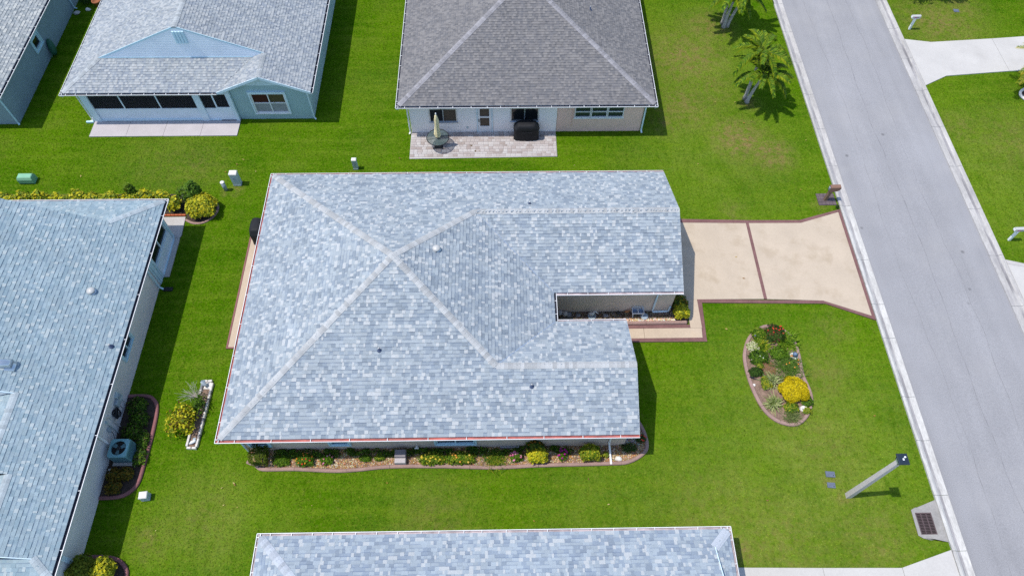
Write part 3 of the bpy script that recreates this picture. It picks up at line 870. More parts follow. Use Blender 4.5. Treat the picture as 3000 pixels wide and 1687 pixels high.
def lap_siding(house, wall, x0, x1, z0, z1, m, clip=None, step=0.115, holes=(), name='siding', rows_only=None):
    """lapped boards on a wall; clip(z) -> (x0, x1) for gables"""
    s_ = MB(); z = z0
    while z < z1 - 0.02:
        zt = min(z+step, z1)
        segs = [(x0, x1)] if clip is None else [None]
        if clip is None:
            cuts = [h for h in holes if h[2] < (z+zt)/2 < h[3]]
            segs = []; cur = x0
            for h in sorted(cuts):
                segs.append((cur, h[0])); cur = h[1]
            segs.append((cur, x1))
            for a0, a1 in segs:
                if a1-a0 < 0.02: continue
                s_.add([wall.P(a0,0.024,z),wall.P(a1,0.024,z),wall.P(a1,0.006,zt),wall.P(a0,0.006,zt),wall.P(a0,0.003,z),wall.P(a1,0.003,z)], [[0,1,2,3],[4,5,1,0],[4,0,3],[5,2,1]])
        else:
            (a0, a1), (b0, b1) = clip(z), clip(zt)
            if a1-a0 > 0.02:
                if b1 < b0: b0 = b1 = (b0+b1)/2
                s_.add([wall.P(a0,0.024,z),wall.P(a1,0.024,z),wall.P(b1,0.006,zt),wall.P(b0,0.006,zt),wall.P(a0,0.003,z),wall.P(a1,0.003,z)], [[0,1,2,3],[4,5,1,0]])
        z = zt
    return stuff(s_.build(name, MT[m], house))

def soffit(house, pts, z=2.33):
    MB().poly([(p[0],p[1],z) for p in pts][::-1]).build('soffit', MT['soffit'], house)

def vent_pipe(house, roof, x, y, z, h=0.18, r_=0.045):
    p = MB().lathe((x,y,z-0.05), [(0.12,0.0),(0.11,0.045),(r_*1.5,0.07),(r_,0.09),(r_,h+0.05)], 12).build('vent_pipe', MT['lead'], roof, True)
    MB().lathe((x,y,z-0.05+h+0.052), [(r_*0.8,0.0),(r_*0.8,0.012)], 10).build('pipe_cap', MT['metal_white'], p, True)
def turbine(house, roof, x, y, z, s=1.0):
    v = MB().lathe((x,y,z-0.08), [(0.15*s,0.0),(0.15*s,0.16*s),(0.24*s,0.16*s),(0.255*s,0.20*s),(0.235*s,0.25*s),(0.14*s,0.31*s),(0.05*s,0.335*s),(0.0,0.34*s)], 24).build('roof_vent', MT['metal_white'], roof, True)
    MB().lathe((x,y,z-0.04), [(0.27*s,-0.03),(0.27*s,0.012),(0.16*s,0.02)], 20).build('vent_flashing', MT['metal_galv'], v, True)

Z0 = 2.5
def zz(d): return Z0 + PITCH*d
R2 = PITCH/math.sqrt(2)

# ================================================================== main house
H = thing('house', 'central house with pale blue grey hip roof beside the beige driveway', 'house', (-3.2, 18.0, 0))
wx, nx, sx = -12.30, 25.43, 10.61
half = (nx-sx)/2; ax, ay, az = wx+half, (nx+sx)/2, zz((nx-sx)/2)
ex = ax+half                       # eave line of the east slope in the recess
gS, gE, sN, sE = 17.84, 8.88, 16.21, 5.93
gy, gz = (nx+gS)/2, zz((nx-gS)/2); gx = ex-(nx-gS)/2
wy, wz = (sN+sx)/2, zz((sN-sx)/2); wx2 = ex-(sN-sx)/2
AP = (ax,ay,az); G1 = (gx,gy,gz); G2 = (gE,gy,gz); W1 = (wx2,wy,wz); W2 = (sE,wy,wz)
R = Roof(H, 'main')
R.plane([(gE,nx,Z0),(wx,nx,Z0),AP,G1,G2], (-1,0,0))
R.plane([(wx,nx,Z0),(wx,sx,Z0),AP], (0,-1,0))
R.plane([(wx,sx,Z0),(sE,sx,Z0),W2,W1,AP], (1,0,0))
R.plane([(ex,sN,Z0),(ex,gS,Z0),G1,AP,W1], (0,1,0))
R.plane([(ex,gS,Z0),(gE,gS,Z0),G2,G1], (1,0,0))
R.plane([(sE,sN,Z0),(ex,sN,Z0),W1,W2], (-1,0,0))
R.hip((wx+0.05,nx-0.05,Z0+0.02), AP, R2); R.hip((wx+0.05,sx+0.05,Z0+0.02), AP, R2)
R.hip(G1, AP, R2); R.hip(W1, AP, R2); R.hip(G2, G1, PITCH); R.hip(W2, W1, PITCH)
rf = R.done()
v_ = MB()
for p, q in ((G1,(ex,gS,Z0)), (W1,(ex,sN,Z0))):
    v_.beam(Vector(p)+Vector((0,0,0.0)), Vector(q)+Vector((0,0,0.0)), 0.05, 0.03)
v_.build('valley_flashing', MT['metal_galv'], rf)
for a, b, o, dz in (((wx-0.13,nx),(gE,nx),(0,1),0.003), ((wx,nx+0.13),(wx,sx-0.13),(-1,0),0.0), ((wx-0.13,sx),(sE,sx),(0,-1),0.003)):
    gutter(H, a, b, o, lining='gutter_rust', dz=dz, step=1.55)
gutter(H, (ex+0.13,gS), (gE,gS), (0,-1), lining='gutter_grey', dz=0.003)
gutter(H, (ex,sN), (ex,gS), (1,0), lining='gutter_dark', step=0.6)
gutter(H, (ex+0.13,sN), (sE,sN), (0,1), lining='gutter_grey', dz=0.003)
rake(H, [(gE-0.01,gS,Z0-0.01),(gE-0.01,gy,gz-0.01),(gE-0.01,nx,Z0-0.01)], 'white_paint')
rake(H, [(sE-0.01,sx,Z0-0.01),(sE-0.01,wy,wz-0.01),(sE-0.01,sN,Z0-0.01)], 'white_paint')
soffit(H, [(wx,sx),(sE,sx),(sE,sN),(ex,sN),(ex,gS),(gE,gS),(gE,nx),(wx,nx)])
WL, WS, WN = -11.78, 10.99, 25.03
ws = Wall(H, (WL,WS), (5.62,WS), 'stucco_taupe', openings=[(0.30,1.13,0.6,1.75),(3.92,4.74,0.6,1.75),(8.72,10.46,0.5,1.75)])
for x0, x1, z0 in ((0.30,1.13,0.6),(3.92,4.74,0.6),(8.72,10.46,0.5)):
    ws.window(x0, x1, z0, 1.75, 1 if x1-x0 < 1 else 2, 2, 'trim_blue', 'glass_dark', shutters='trim_blue')
Wall(H, (5.62,WS), (5.62,15.88), 'stucco_taupe', openings=[(1.2,3.6,0.7,1.9)]).window(1.2,3.6,0.7,1.9,3,2,'white_paint')
Wall(H, (5.62,15.88), (2.2,15.88), 'stucco_taupe')
wr = Wall(H, (2.2,15.88), (2.2,18.15), 'stucco_taupe', openings=[(0.6,1.5,0,2.05)])
d_ = MB(); wr.box(d_, 0.62, 1.48, -0.07, -0.03, 0.0, 2.03); fd = d_.build('front_door', MT['white_paint'], H)
k_ = MB(); wr.box(k_, 0.68, 0.72, -0.03, 0.03, 0.98, 1.04); k_.build('handle', MT['metal_galv'], fd)
wg = Wall(H, (2.2,18.15), (8.72,18.15), 'stucco_taupe')
we = Wall(H, (8.72,18.15), (8.72,WN), 'stucco_taupe', openings=[(1.0,5.9,0,2.15)])
dd = MB()
for i in range(4): we.box(dd, 1.01, 5.89, -0.08, -0.04, 0.02+i*0.53, 0.02+i*0.53+0.52)
dd.build('garage_door', MT['white_paint'], H)
Wall(H, (8.72,WN), (WL,WN), 'stucco_taupe'); Wall(H, (WL,WN), (WL,WS), 'stucco_taupe')
# gable triangles over the garage and the wing
MB().poly([(8.70,gS+0.1,2.33),(8.70,nx-0.1,2.33),(8.70,gy,gz-0.06)]).build('gable_wall', MT['stucco_taupe'], H)
MB().poly([(5.60,sx+0.1,2.33),(5.60,sN-0.1,2.33),(5.60,wy,wz-0.06)]).build('gable_wall', MT['stucco_taupe'], H)
downspout(H, [(7.79,17.75,2.36),(7.79,18.10,2.15),(7.79,18.10,0.14),(7.84,18.08,0.06),(8.56,18.10,0.06),(8.62,18.10,0.14),(8.66,18.12,0.5)], 'trim_pale', 0.10)
downspout(H, [(4.86,10.52,2.34),(4.86,10.92,2.05),(4.87,10.92,0.55),(4.90,10.86,0.30),(4.93,10.5,0.10),(4.94,10.06,0.09)], 'white_paint', 0.10)
downspout(H, [(-11.74,10.54,2.34),(-11.78,10.93,2.1),(-11.78,10.93,0.05)], 'trim_pale', 0.09)
turbine(H, rf, -3.02, 18.86, zz(ex+3.02)+0.02, 0.72)
vent_pipe(H, rf, 1.44, 22.24, zz(nx-22.24)); vent_pipe(H, rf, -5.42, 14.10, zz(14.10-sx)); vent_pipe(H, rf, 1.27, 12.57, zz(12.57-sx))
bare_rect(WL, 5.62, WS, WN); bare_rect(2.2, 8.72, 18.15, WN)

# ================================================================== dark-roofed house behind
H = thing('house', 'house with dark grey hip roof, white siding and pinkish stucco behind the paver patio', 'house', (1.6, 38.0, 0))
x0, x1, s0, n1 = -5.92, 9.08, 30.55, 46.4
hf = (x1-x0)/2; cx = (x0+x1)/2; A1 = (cx, s0+hf, zz(hf)); A2 = (cx, n1-hf, zz(hf))
R = Roof(H, 'north')
R.plane([(x0,s0,Z0),(x1,s0,Z0),A1], (1,0,0)); R.plane([(x1,s0,Z0),(x1,n1,Z0),A2,A1], (0,1,0))
R.plane([(x0,n1,Z0),(x0,s0,Z0),A1,A2], (0,-1,0)); R.plane([(x1,n1,Z0),(x0,n1,Z0),A2], (-1,0,0))
for p, q in (((x0+.05,s0+.05,Z0+.02),A1),((x1-.05,s0+.05,Z0+.02),A1),((x0+.05,n1-.05,Z0+.02),A2),((x1-.05,n1-.05,Z0+.02),A2)): R.hip(p, q, R2, 0.165)
rf = R.done()
gutter(H, (x0-0.13,s0), (x1+0.13,s0), (0,-1), dz=0.003); gutter(H, (x1,s0-0.13), (x1,n1), (1,0)); gutter(H, (x0,n1), (x0,s0-0.13), (-1,0))
soffit(H, [(x0,s0),(x1,s0),(x1,n1),(x0,n1)])
wy0 = 30.87
ops = [(1.18,2.81,0.90,1.96),(3.99,4.93,0.02,2.08),(6.02,7.68,0.90,1.98)]
wa = Wall(H, (-5.38,wy0), (3.40,wy0), 'siding_white', openings=ops)
lap_siding(H, wa, 0.0, 8.78, 0.05, 2.34, 'siding_white', holes=[(a-0.06,b+0.06,c-0.06,d+0.06) for a,b,c,d in ops])
wa.window(*ops[0], 2, 1, 'metal_galv', ('interior_dark','blind'), 0.05)
wa.window(*ops[2], 2, 1, 'metal_galv', 'glass_dark', 0.05)
dr = MB()
for xa, xb, za, zb in ((4.05,4.18,0.03,2.05),(4.74,4.87,0.03,2.05),(4.18,4.74,1.93,2.05),(4.18,4.74,1.20,1.29),(4.18,4.74,0.03,0.50)): wa.box(dr, xa, xb, -0.05, 0.01, za, zb)
D_ = dr.build('back_door', MT['white_paint'], H)
for za, zb in ((0.50,1.20),(1.29,1.93)):
    MB().poly([wa.P(4.18,-0.03,za),wa.P(4.74,-0.03,za),wa.P(4.74,-0.03,zb),wa.P(4.18,-0.03,zb)]).build('pane', MT['blind'], D_)
fr_ = MB(); wa.box(fr_, 3.98,4.045,-0.06,0.04,0.02,2.08); wa.box(fr_, 4.875,4.94,-0.06,0.04,0.02,2.08); wa.box(fr_, 4.045,4.875,-0.06,0.04,2.052,2.12)
fr_.build('door_frame', MT['trim_pale'], D_)
for zk in (1.06, 0.93):
    k_ = MB(); wa.box(k_, 4.09,4.14,0.01,0.06,zk-0.03,zk+0.03); k_.build('handle', MT['metal_dark'], D_)
k_ = MB(); wa.box(k_, 3.35,3.46,0.03,0.055,0.36,0.50); k_.build('outlet', MT['util_grey'], H)
wb = Wall(H, (3.40,wy0+0.04), (8.56,wy0+0.04), 'stucco_pink', openings=[(1.05,4.0,1.12,2.02)])
for i in range(3): wb.window(1.06+i*0.985, 1.035+(i+1)*0.985, 1.13, 2.01, 1, 2, 'white_paint', 'glass_green', 0.045, sill=False)
k_ = MB(); wb.box(k_, 1.0, 4.05, 0.003, 0.06, 1.06, 1.118); k_.build('sill', MT['white_paint'], H)
MB().tube([wb.P(0.93,0.02,2.3),wb.P(0.93,0.02,0.45)], 0.02, 5).build('conduit', MT['stucco_pink'], H)
Wall(H, (8.56,wy0+0.04), (8.56,n1-0.4), 'stucco_pink'); Wall(H, (8.56,n1-0.4), (-5.38,n1-0.4), 'stucco_pink'); Wall(H, (-5.38,n1-0.4), (-5.38,wy0), 'siding_white')
downspout(H, [(-5.45,30.5,2.36),(-5.47,30.8,2.15),(-5.47,30.8,0.14),(-5.52,30.68,0.06)], 'white_paint', 0.09)
downspout(H, [(8.60,30.5,2.36),(8.63,30.82,2.15),(8.63,30.82,0.14),(8.66,30.66,0.05)], 'trim_pale', 0.10)
vent_pipe(H, rf, 5.6, 37.15, zz(x1-5.6), 0.24)
bare_rect(-5.38, 8.56, wy0, 47)

# ================================================================== blue-grey house with the screened porch
H = thing('house', 'blue grey house with dutch gable, screened porch and pale grey shingle roof at top left', 'house', (-18.4, 38.0, 0))
x0, x1, s0, n1 = -25.62, -11.13, 31.78, 47.0
hf = (x1-x0)/2; rx = (x0+x1)/2; rz = zz(hf); gyp = 33.80; dsk = gyp-s0; zb = zz(dsk)
wv = -16.60; wrx = (wv+x1)/2; wrz = zz(x1-wrx); wf = 31.74
R = Roof(H, 'north_west')
R.plane([(x0,n1,Z0),(x0,s0,Z0),(x0+dsk,gyp,zb),(rx,gyp-0.030,rz),(rx,n1,rz)], (0,-1,0))
R.plane([(x0,s0,Z0),(wv,s0,Z0),(wv+dsk,gyp,zb),(x0+dsk,gyp,zb)], (1,0,0))
R.plane([(x1,wf,Z0),(x1,n1,Z0),(rx,n1,rz),(rx,gyp-0.030,rz),(wrx,gyp-0.030,wrz),(wrx,wf,wrz)], (0,1,0))
R.plane([(wv,wf,Z0),(wrx,wf,wrz),(wrx,gyp,wrz),(wv+dsk,gyp,zb)], (0,-1,0))
R.hip((x0+.05,s0+.05,Z0+.02), (x0+dsk,gyp,zb), R2); R.hip((wrx,wf,wrz), (wrx,gyp,wrz), PITCH); R.hip((rx,gyp-0.03,rz), (rx,n1,rz), PITCH)
rf = R.done()
# dutch gable wall with lapped boards and a ribbed louvre
gw = Wall(H, (x0+dsk,gyp), (wrx,gyp), 'siding_blue', zb-0.02, zb)
def dclip(z):
    l = rx-(rz-z)/PITCH - (x0+dsk); r_ = rx+(rz-z)/PITCH - (x0+dsk)
    if z < wrz: r_ = min(r_, wv+(z-Z0)/PITCH - (x0+dsk) if False else (wv+dsk+(z-zb)/PITCH) - (x0+dsk))
    return max(l, 0), r_
MB().poly([(x0+dsk,gyp+0.01,zb-0.02),(wv+dsk,gyp+0.01,zb-0.02),(wrx,gyp+0.01,wrz),(rx,gyp+0.01,rz-0.02)]).build('gable_wall', MT['siding_blue'], H)
lap_siding(H, gw, 0, 0, zb, rz-0.03, 'siding_blue', clip=dclip, step=0.12)
lv = MB(); gw.box(lv, -18.62-(x0+dsk), -17.92-(x0+dsk), 0.02, 0.05, 4.39, 5.22); LV = lv.build('gable_vent', MT['trim_pale'], H)
for i in range(4):
    k_ = MB(); xa = -18.60-(x0+dsk)+i*0.178; gw.box(k_, xa, xa+0.11, 0.05, 0.095, 4.40, 5.21); k_.build('louvre', MT['trim_blue'], LV)
rake(H, [(x0+dsk,gyp-0.013,zb+0.02),(rx,gyp-0.013,rz+0.02),(wrx,gyp-0.013,wrz+0.02)], 'trim_blue', 0.03, 0.10)
k_ = MB().beam((x0+dsk,gyp-0.02,zb+0.03),(wv+dsk,gyp-0.02,zb+0.03),0.03,0.05); k_.build('gable_flashing', MT['trim_blue'], H)
gutter(H, (x0-0.13,s0), (wv,s0), (0,-1), dz=0.003, step=0.62); gutter(H, (x0,n1), (x0,s0-0.13), (-1,0)); gutter(H, (x1,wf-0.02), (x1,n1), (1,0))
rake(H, [(wv,wf,Z0),(wrx,wf,wrz),(x1,wf,Z0)], 'trim_pale', 0.035, 0.16)
soffit(H, [(x0,s0),(wv,s0),(wv,32.15),(x1,32.15),(x1,n1),(x0,n1)])
WY = 32.15
ww = Wall(H, (-16.0,WY), (-11.50,WY), 'stucco_blue', openings=[(1.1,3.14,0.47,2.05)])
ww.window(1.1, 3.14, 0.47, 2.05, 2, 2, 'white_paint', ('chair_grey','chair_grey','blind_red','blind_olive'), 0.07, shutters='trim_pale')
Wall(H, (-11.50,WY), (-11.50,n1-0.4), 'stucco_blue'); Wall(H, (-11.50,n1-0.4), (-25.0,n1-0.4), 'stucco_blue'); Wall(H, (-25.0,n1-0.4), (-25.0,34.6), 'stucco_blue')
gp = MB(); gp.poly([(wv+0.35,WY-0.02,2.36),(x1-0.3,WY-0.02,2.36),(wrx,WY-0.02,wrz-0.05)]); gp.build('gable_wall', MT['stucco_blue'], H)
gp = MB(); gp.poly([(-15.42,WY-0.03,2.68),(-12.66,WY-0.03,2.68),(wrx,WY-0.03,wrz-0.06)]); gp.build('gable_board', MT['trim_pale'], H)
# porch: posts, knee panels, screens, door
PY = 31.97
def pbox(name, xa, xb, ya, yb, za, zb_, m, parent=None): return MB().box(xa, xb, ya, yb, za, zb_).build(name, MT[m], parent or H)
pbox('porch_post', -24.92,-24.48,PY-0.02,PY+0.36,0.0,2.32,'trim_pale'); pbox('porch_post', -18.26,-17.86,PY-0.02,PY+0.22,0.0,2.32,'trim_pale'); pbox('porch_post', -16.22,-16.02,PY-0.02,PY+0.2,0.0,2.42,'trim_pale')
pbox('knee_panel', -24.475,-18.265,PY+0.06,PY+0.12,0.16,1.0,'panel_blue'); pbox('bottom_rail', -24.475,-18.265,PY+0.0,PY+0.14,0.03,0.158,'trim_pale')
pbox('knee_panel', -17.855,-17.16,PY+0.06,PY+0.12,0.10,1.0,'panel_blue'); pbox('bottom_rail', -17.855,-17.16,PY+0.0,PY+0.14,0.03,0.098,'trim_pale')
pbox('top_rail', -24.475,-18.265,PY+0.03,PY+0.12,2.22,2.32,'trim_pale'); pbox('top_rail', -17.855,-16.225,PY+0.03,PY+0.12,2.2,2.32,'trim_pale')
for xm in (-22.65,-20.47): pbox('mullion', xm-0.035,xm+0.035,PY+0.05,PY+0.11,1.005,2.215,'trim_pale')
for xa, xb in ((-24.475,-22.69),(-22.61,-20.51),(-20.43,-18.265),(-17.855,-17.17)):
    MB().poly([(xa,PY+0.08,1.005),(xb,PY+0.08,1.005),(xb,PY+0.08,2.215),(xa,PY+0.08,2.215)]).build('screen', MT['screen'], H)
sdoor = MB()
for q in ((-17.15,-17.06,0.06,2.19),(-16.32,-16.23,0.06,2.19),(-17.06,-16.32,2.11,2.19),(-17.06,-16.32,0.06,1.09)): sdoor.box(q[0],q[1],PY+0.03,PY+0.08,q[2],q[3])
SDR = sdoor.build('screen_door', MT['panel_blue'], H)
MB().poly([(-17.06,PY+0.05,1.09),(-16.32,PY+0.05,1.09),(-16.32,PY+0.05,2.11),(-17.06,PY+0.05,2.11)]).build('screen', MT['screen'], SDR)
MB().prism([(-25.0,PY+0.02),(-16.0,PY+0.02),(-16.0,34.6),(-25.0,34.6)], -0.05, 0.035).build('porch_floor', MT['porch_floor'], H)
Wall(H, (-25.0,34.6), (-16.0,34.6), 'stucco_blue'); Wall(H, (-16.0,34.6), (-16.0,WY), 'stucco_blue')
Wall(H, (-25.0,34.6), (-25.0,32.4), 'stucco_blue')
downspout(H, [(-11.25,31.8,2.38),(-11.46,32.08,2.2),(-11.46,32.08,0.12),(-11.36,32.0,0.05)], 'trim_pale', 0.09)
MB().tube([(-25.05,32.0,2.3),(-25.02,32.0,0.12),(-25.2,31.96,0.06)], 0.035, 6).build('downspout', MT['white_paint'], H)
bare_rect(-25.0, -11.5, 31.95, 47)

# ================================================================== slate house at the far left
H = thing('house', 'slate blue house cut off by the left edge of the picture beyond the lanai house', 'house', (-36.0, 38.0, 0))
x0, x1, s0, n1 = -43.0, -29.21, 31.56, 47.0
hf = (x1-x0)/2; cx = (x0+x1)/2; A1 = (cx, s0+hf, zz(hf)); A2 = (cx, n1-hf, zz(hf))
R = Roof(H, 'far_west')
R.plane([(x0,s0,Z0),(x1,s0,Z0),A1], (1,0,0)); R.plane([(x1,s0,Z0),(x1,n1,Z0),A2,A1], (0,1,0))
R.plane([(x0,n1,Z0),(x0,s0,Z0),A1,A2], (0,-1,0)); R.plane([(x1,n1,Z0),(x0,n1,Z0),A2], (-1,0,0))
R.hip((x1-.05,s0+.05,Z0+.02), A1, R2)
R.done()
gutter(H, (x1,s0-0.13), (x1,n1), (1,0)); gutter(H, (x0,s0), (x1+0.13,s0), (0,-1), dz=0.003)
soffit(H, [(x0,s0),(x1,s0),(x1,n1),(x0,n1)])
we = Wall(H, (-29.5,31.85), (-29.5,n1-0.4), 'stucco_slate', openings=[(5.12,6.12,1.1,1.95)])
we.window(5.12, 6.12, 1.1, 1.95, 1, 1, 'trim_blue', 'glass_dark', 0.14, shutters='trim_blue')
Wall(H, (-42.6,31.85), (-29.5,31.85), 'stucco_slate'); Wall(H, (-29.5,n1-0.4), (-42.6,n1-0.4), 'stucco_slate')
downspout(H, [(-29.3,31.5,2.38),(-29.5,31.80,2.2),(-29.48,31.79,0.1),(-29.42,31.70,0.05)], 'trim_blue', 0.10)
downspout(H, [(-29.2,42.7,2.38),(-29.44,42.75,2.2),(-29.44,42.75,0.12),(-29.25,42.72,0.05)], 'trim_blue', 0.10)
bare_rect(-43, -29.5, 31.85, 47)

# ================================================================== west neighbour
H = thing('house', 'grey stucco house with steel blue shingle roof filling the lower left of the picture', 'house', (-24.0, 14.5, 0))
x1, n1, s1 = -17.68, 23.75, 5.05
rxm = -25.4; rzm = zz(x1-rxm); yN = 21.75; dN = n1-yN; zN = zz(dN); yS = 5.80; dS = yS-s1; zS = zz(dS)
r1x, r1z, r2x, r2z, yA, yB = -20.80, zz(x1+20.80), -20.07, zz(x1+20.07), 12.36, 8.93
xw = -33.1
R = Roof(H, 'west')
R.plane([(x1,s1,Z0),(x1,n1,Z0),(x1-dN,yN+0.02,zN),(rxm,yN+0.10,rzm),(rxm,yA,rzm),(r1x,yA,r1z),(r1x,yB,r1z),(r2x,yB,r2z),(r2x,yS,r2z),(x1-dS,yS,zS)], (0,1,0))
R.plane([(x1,n1,Z0),(xw,n1,Z0),(xw+dN,yN,zN),(x1-dN,yN,zN)], (-1,0,0))
R.plane([(xw,n1,Z0),(xw,s1,Z0),(rxm,yA,rzm),(rxm,yN,rzm),(xw+dN,yN,zN)], (0,-1,0))
R.plane([(r1x,yA,r1z),(r1x-3.1,yA,r1z-3.1*PITCH),(r1x-3.1,yB,r1z-3.1*PITCH),(r1x,yB,r1z)], (0,1,0))
R.plane([(r2x,yB,r2z),(r2x-2.4,yB,r2z-2.4*PITCH),(r2x-2.4,yS,r2z-2.4*PITCH),(r2x,yS,r2z)], (0,1,0))
R.plane([(x1,s1,Z0),(x1-dS,yS,zS),(xw,yS,zS),(xw,s1,Z0)], (1,0,0))
R.hip((x1-.05,n1-.05,Z0+.02), (x1-dN,yN,zN), R2); R.hip((x1-.05,s1+.05,Z0+.02), (x1-dS,yS,zS), R2)
R.hip((r1x,yA,r1z), (r1x,yB,r1z), PITCH, 0.17); R.hip((r2x,yB,r2z), (r2x,yS,r2z), PITCH, 0.17)
rf = R.done()
MB().poly([(r1x,yA+0.02,r1z),(rxm,yA+0.02,rzm-0.02),(rxm-7,yA+0.02,2.6),(r1x-3.1,yA+0.02,2.5)]).build('gable_wall', MT['siding_white'], H)
MB().poly([(x1-dN,yN-0.02,zN),(xw+dN,yN-0.02,zN),(rxm,yN-0.02,rzm-0.02)]).build('gable_wall', MT['siding_white'], H)
MB().poly([(x1-dS-0.02,yS+0.12,zS-0.1),(r2x,yS+0.12,r2z-0.02),(-22.5,yS+0.12,zS-0.1)]).build('gable_wall', MT['siding_white'], H)
rake(H, [(x1-dS,yS-0.02,zS+0.0),(r2x,yS-0.02,r2z+0.0)], 'trim_pale', 0.03, 0.07)
rake(H, [(r1x,yA-0.02,r1z),(rxm,yA-0.02,rzm)], 'trim_pale', 0.03, 0.08)
gutter(H, (x1,s1-0.13), (x1,n1+0.13), (1,0), lining='gutter_dark', step=2.3); gutter(H, (x1+0.13,n1), (xw,n1), (0,1), lining='gutter_grey', step=2.6, dz=0.003)
gutter(H, (xw,s1), (x1+0.13,s1), (0,-1), lining='gutter_grey', step=2.6, dz=0.003)
soffit(H, [(xw,s1),(x1,s1),(x1,n1),(xw,n1)])
VX = -18.08
op = [(15.28,17.62,0.85,2.2),(9.75,10.95,1.08,2.0)]
we = Wall(H, (VX,5.40), (VX,23.32), 'stucco_grey', openings=op)
yo = 5.40
pw = we.window(*op[0], 2, 1, 'trim_pale', 'glass_dark', 0.06, sill=False, name='porch_window')
k_ = MB(); we.box(k_, 15.30, 17.60, 0.004, 0.05, 0.08, 0.80); k_.build('knee_panel', MT['panel_blue'], H)
k_ = MB(); we.box(k_, 15.28, 17.62, 0.004, 0.10, 0.0, 0.075); k_.build('bottom_rail', MT['trim_blue'], H)
k_ = MB(); we.box(k_, 17.64, 17.80, 0.004, 0.06, 0.0, 2.3); k_.build('porch_post', MT['trim_blue'], H)
for i in range(4):
    k_ = MB(); we.box(k_, 14.70+i*0.14, 14.70+i*0.14+0.12, 0.004, 0.05+0.02*(i % 2), 0.0, 2.3); k_.build('shutter_panel', MT['trim_blue'], H)
we.window(*op[1], 2, 1, 'trim_blue', 'glass_dark', 0.06, shutters='trim_blue')
k_ = MB(); we.box(k_, 0.55, 0.75, 0.003, 0.05, 0.2, 1.6); we.box(k_, 0.55, 0.80, 0.003, 0.05, 1.55, 1.62); k_.build('wall_trim', MT['trim_pale'], H)
downspout(H, [(-17.7,19.85,2.38),(-17.98,19.85,2.15),(-17.98,19.82,0.16),(-17.8,19.78,0.06)], 'trim_blue', 0.10)
MB().bbox(-17.82,-17.35,19.68,19.9,-0.02,0.07,0.02).build('splash_block', MT['metal_dark'], H)
downspout(H, [(-17.72,11.2,2.36),(-18.0,11.17,2.15),(-18.0,11.16,0.45)], 'white_paint', 0.11)
Wall(H, (VX,23.32), (-32.6,23.32), 'stucco_grey'); Wall(H, (-32.6,5.40), (VX,5.40), 'stucco_grey'); Wall(H, (-32.6,23.32), (-32.6,5.40), 'stucco_grey')
turbine(H, rf, -19.4, 17.72, zz(x1+19.4)+0.02, 0.75); vent_pipe(H, rf, -18.02, 15.09, zz(x1+18.02)+0.03)
pz = zz(x1+21.6)
mv = MB(); mv.tube([(-22.6,13.55,pz+0.16),(-21.15,13.55,pz+0.02)], 0.20, 14); mv.beam((-22.6,13.5,pz+0.10),(-21.05,13.5,pz-0.18),0.46,0.10)
mv.build('metal_vent', MT['metal_galv'], rf, True)
bare_rect(-33, VX, 5.4, 23.32)

# ================================================================== south neighbour
H = thing('house', 'house showing only a long strip of pale blue roof at the bottom edge', 'house', (0.0, -1.0, 0))
x0, x1, n1 = -9.82, 9.07, 6.55
hd = 7.0; dE = 0.75; zE = zz(dE); xE = x1-dE
R = Roof(H, 'south')
A1 = (x0+hd, n1-hd, zz(hd)); A2 = (xE, n1-hd, zz(hd))
R.plane([(x1,n1,Z0),(x0,n1,Z0),A1,A2,(xE,n1-dE,zE)], (-1,0,0))
R.plane([(x0,n1,Z0),(x0,n1-2*hd,Z0),A1], (0,-1,0))
R.plane([(x1,n1-2*hd,Z0),(x1,n1,Z0),(xE,n1-dE,zE),(xE,n1-2*hd+dE,zE)], (0,1,0))
R.plane([(x0,n1-2*hd,Z0),(x1,n1-2*hd,Z0),(xE,n1-2*hd+dE,zE),A2,A1], (1,0,0))
R.hip((x0+.05,n1-.05,Z0+.02), A1, R2, 0.165); R.hip((x1-.05,n1-.05,Z0+.02), (xE,n1-dE,zE), R2, 0.18)
R.done()
MB().poly([(xE-0.12,n1-dE,zE-0.05),(xE-0.12,n1-2*hd+dE,zE-0.05),(xE-0.12,n1-hd,zz(hd)-0.03)]).build('gable_wall', MT['siding_white'], H)
rake(H, [(xE+0.015,n1-dE,zE+0.02),(xE+0.015,n1-hd,zz(hd)+0.02),(xE+0.015,n1-2*hd+dE,zE+0.02)], 'trim_pale', 0.03, 0.08)
gutter(H, (x0-0.13,n1), (x1+0.13,n1), (0,1), lining='gutter_grey', dz=0.003, step=0.85); gutter(H, (x1,n1-2*hd), (x1,n1+0.13), (1,0), lining='gutter_grey'); gutter(H, (x0,n1+0.13), (x0,n1-2*hd), (-1,0), lining='gutter_grey')
soffit(H, [(x0,n1-2*hd),(x1,n1-2*hd),(x1,n1),(x0,n1)])
for a, b in (((-9.4,-7.0),(8.65,-7.0)),((8.65,-7.0),(8.65,6.1)),((8.65,6.1),(-9.4,6.1)),((-9.4,6.1),(-9.4,-7.0))): Wall(H, a, b, 'stucco_grey')
bare_rect(-9.4, 8.65, -7, 6.1)

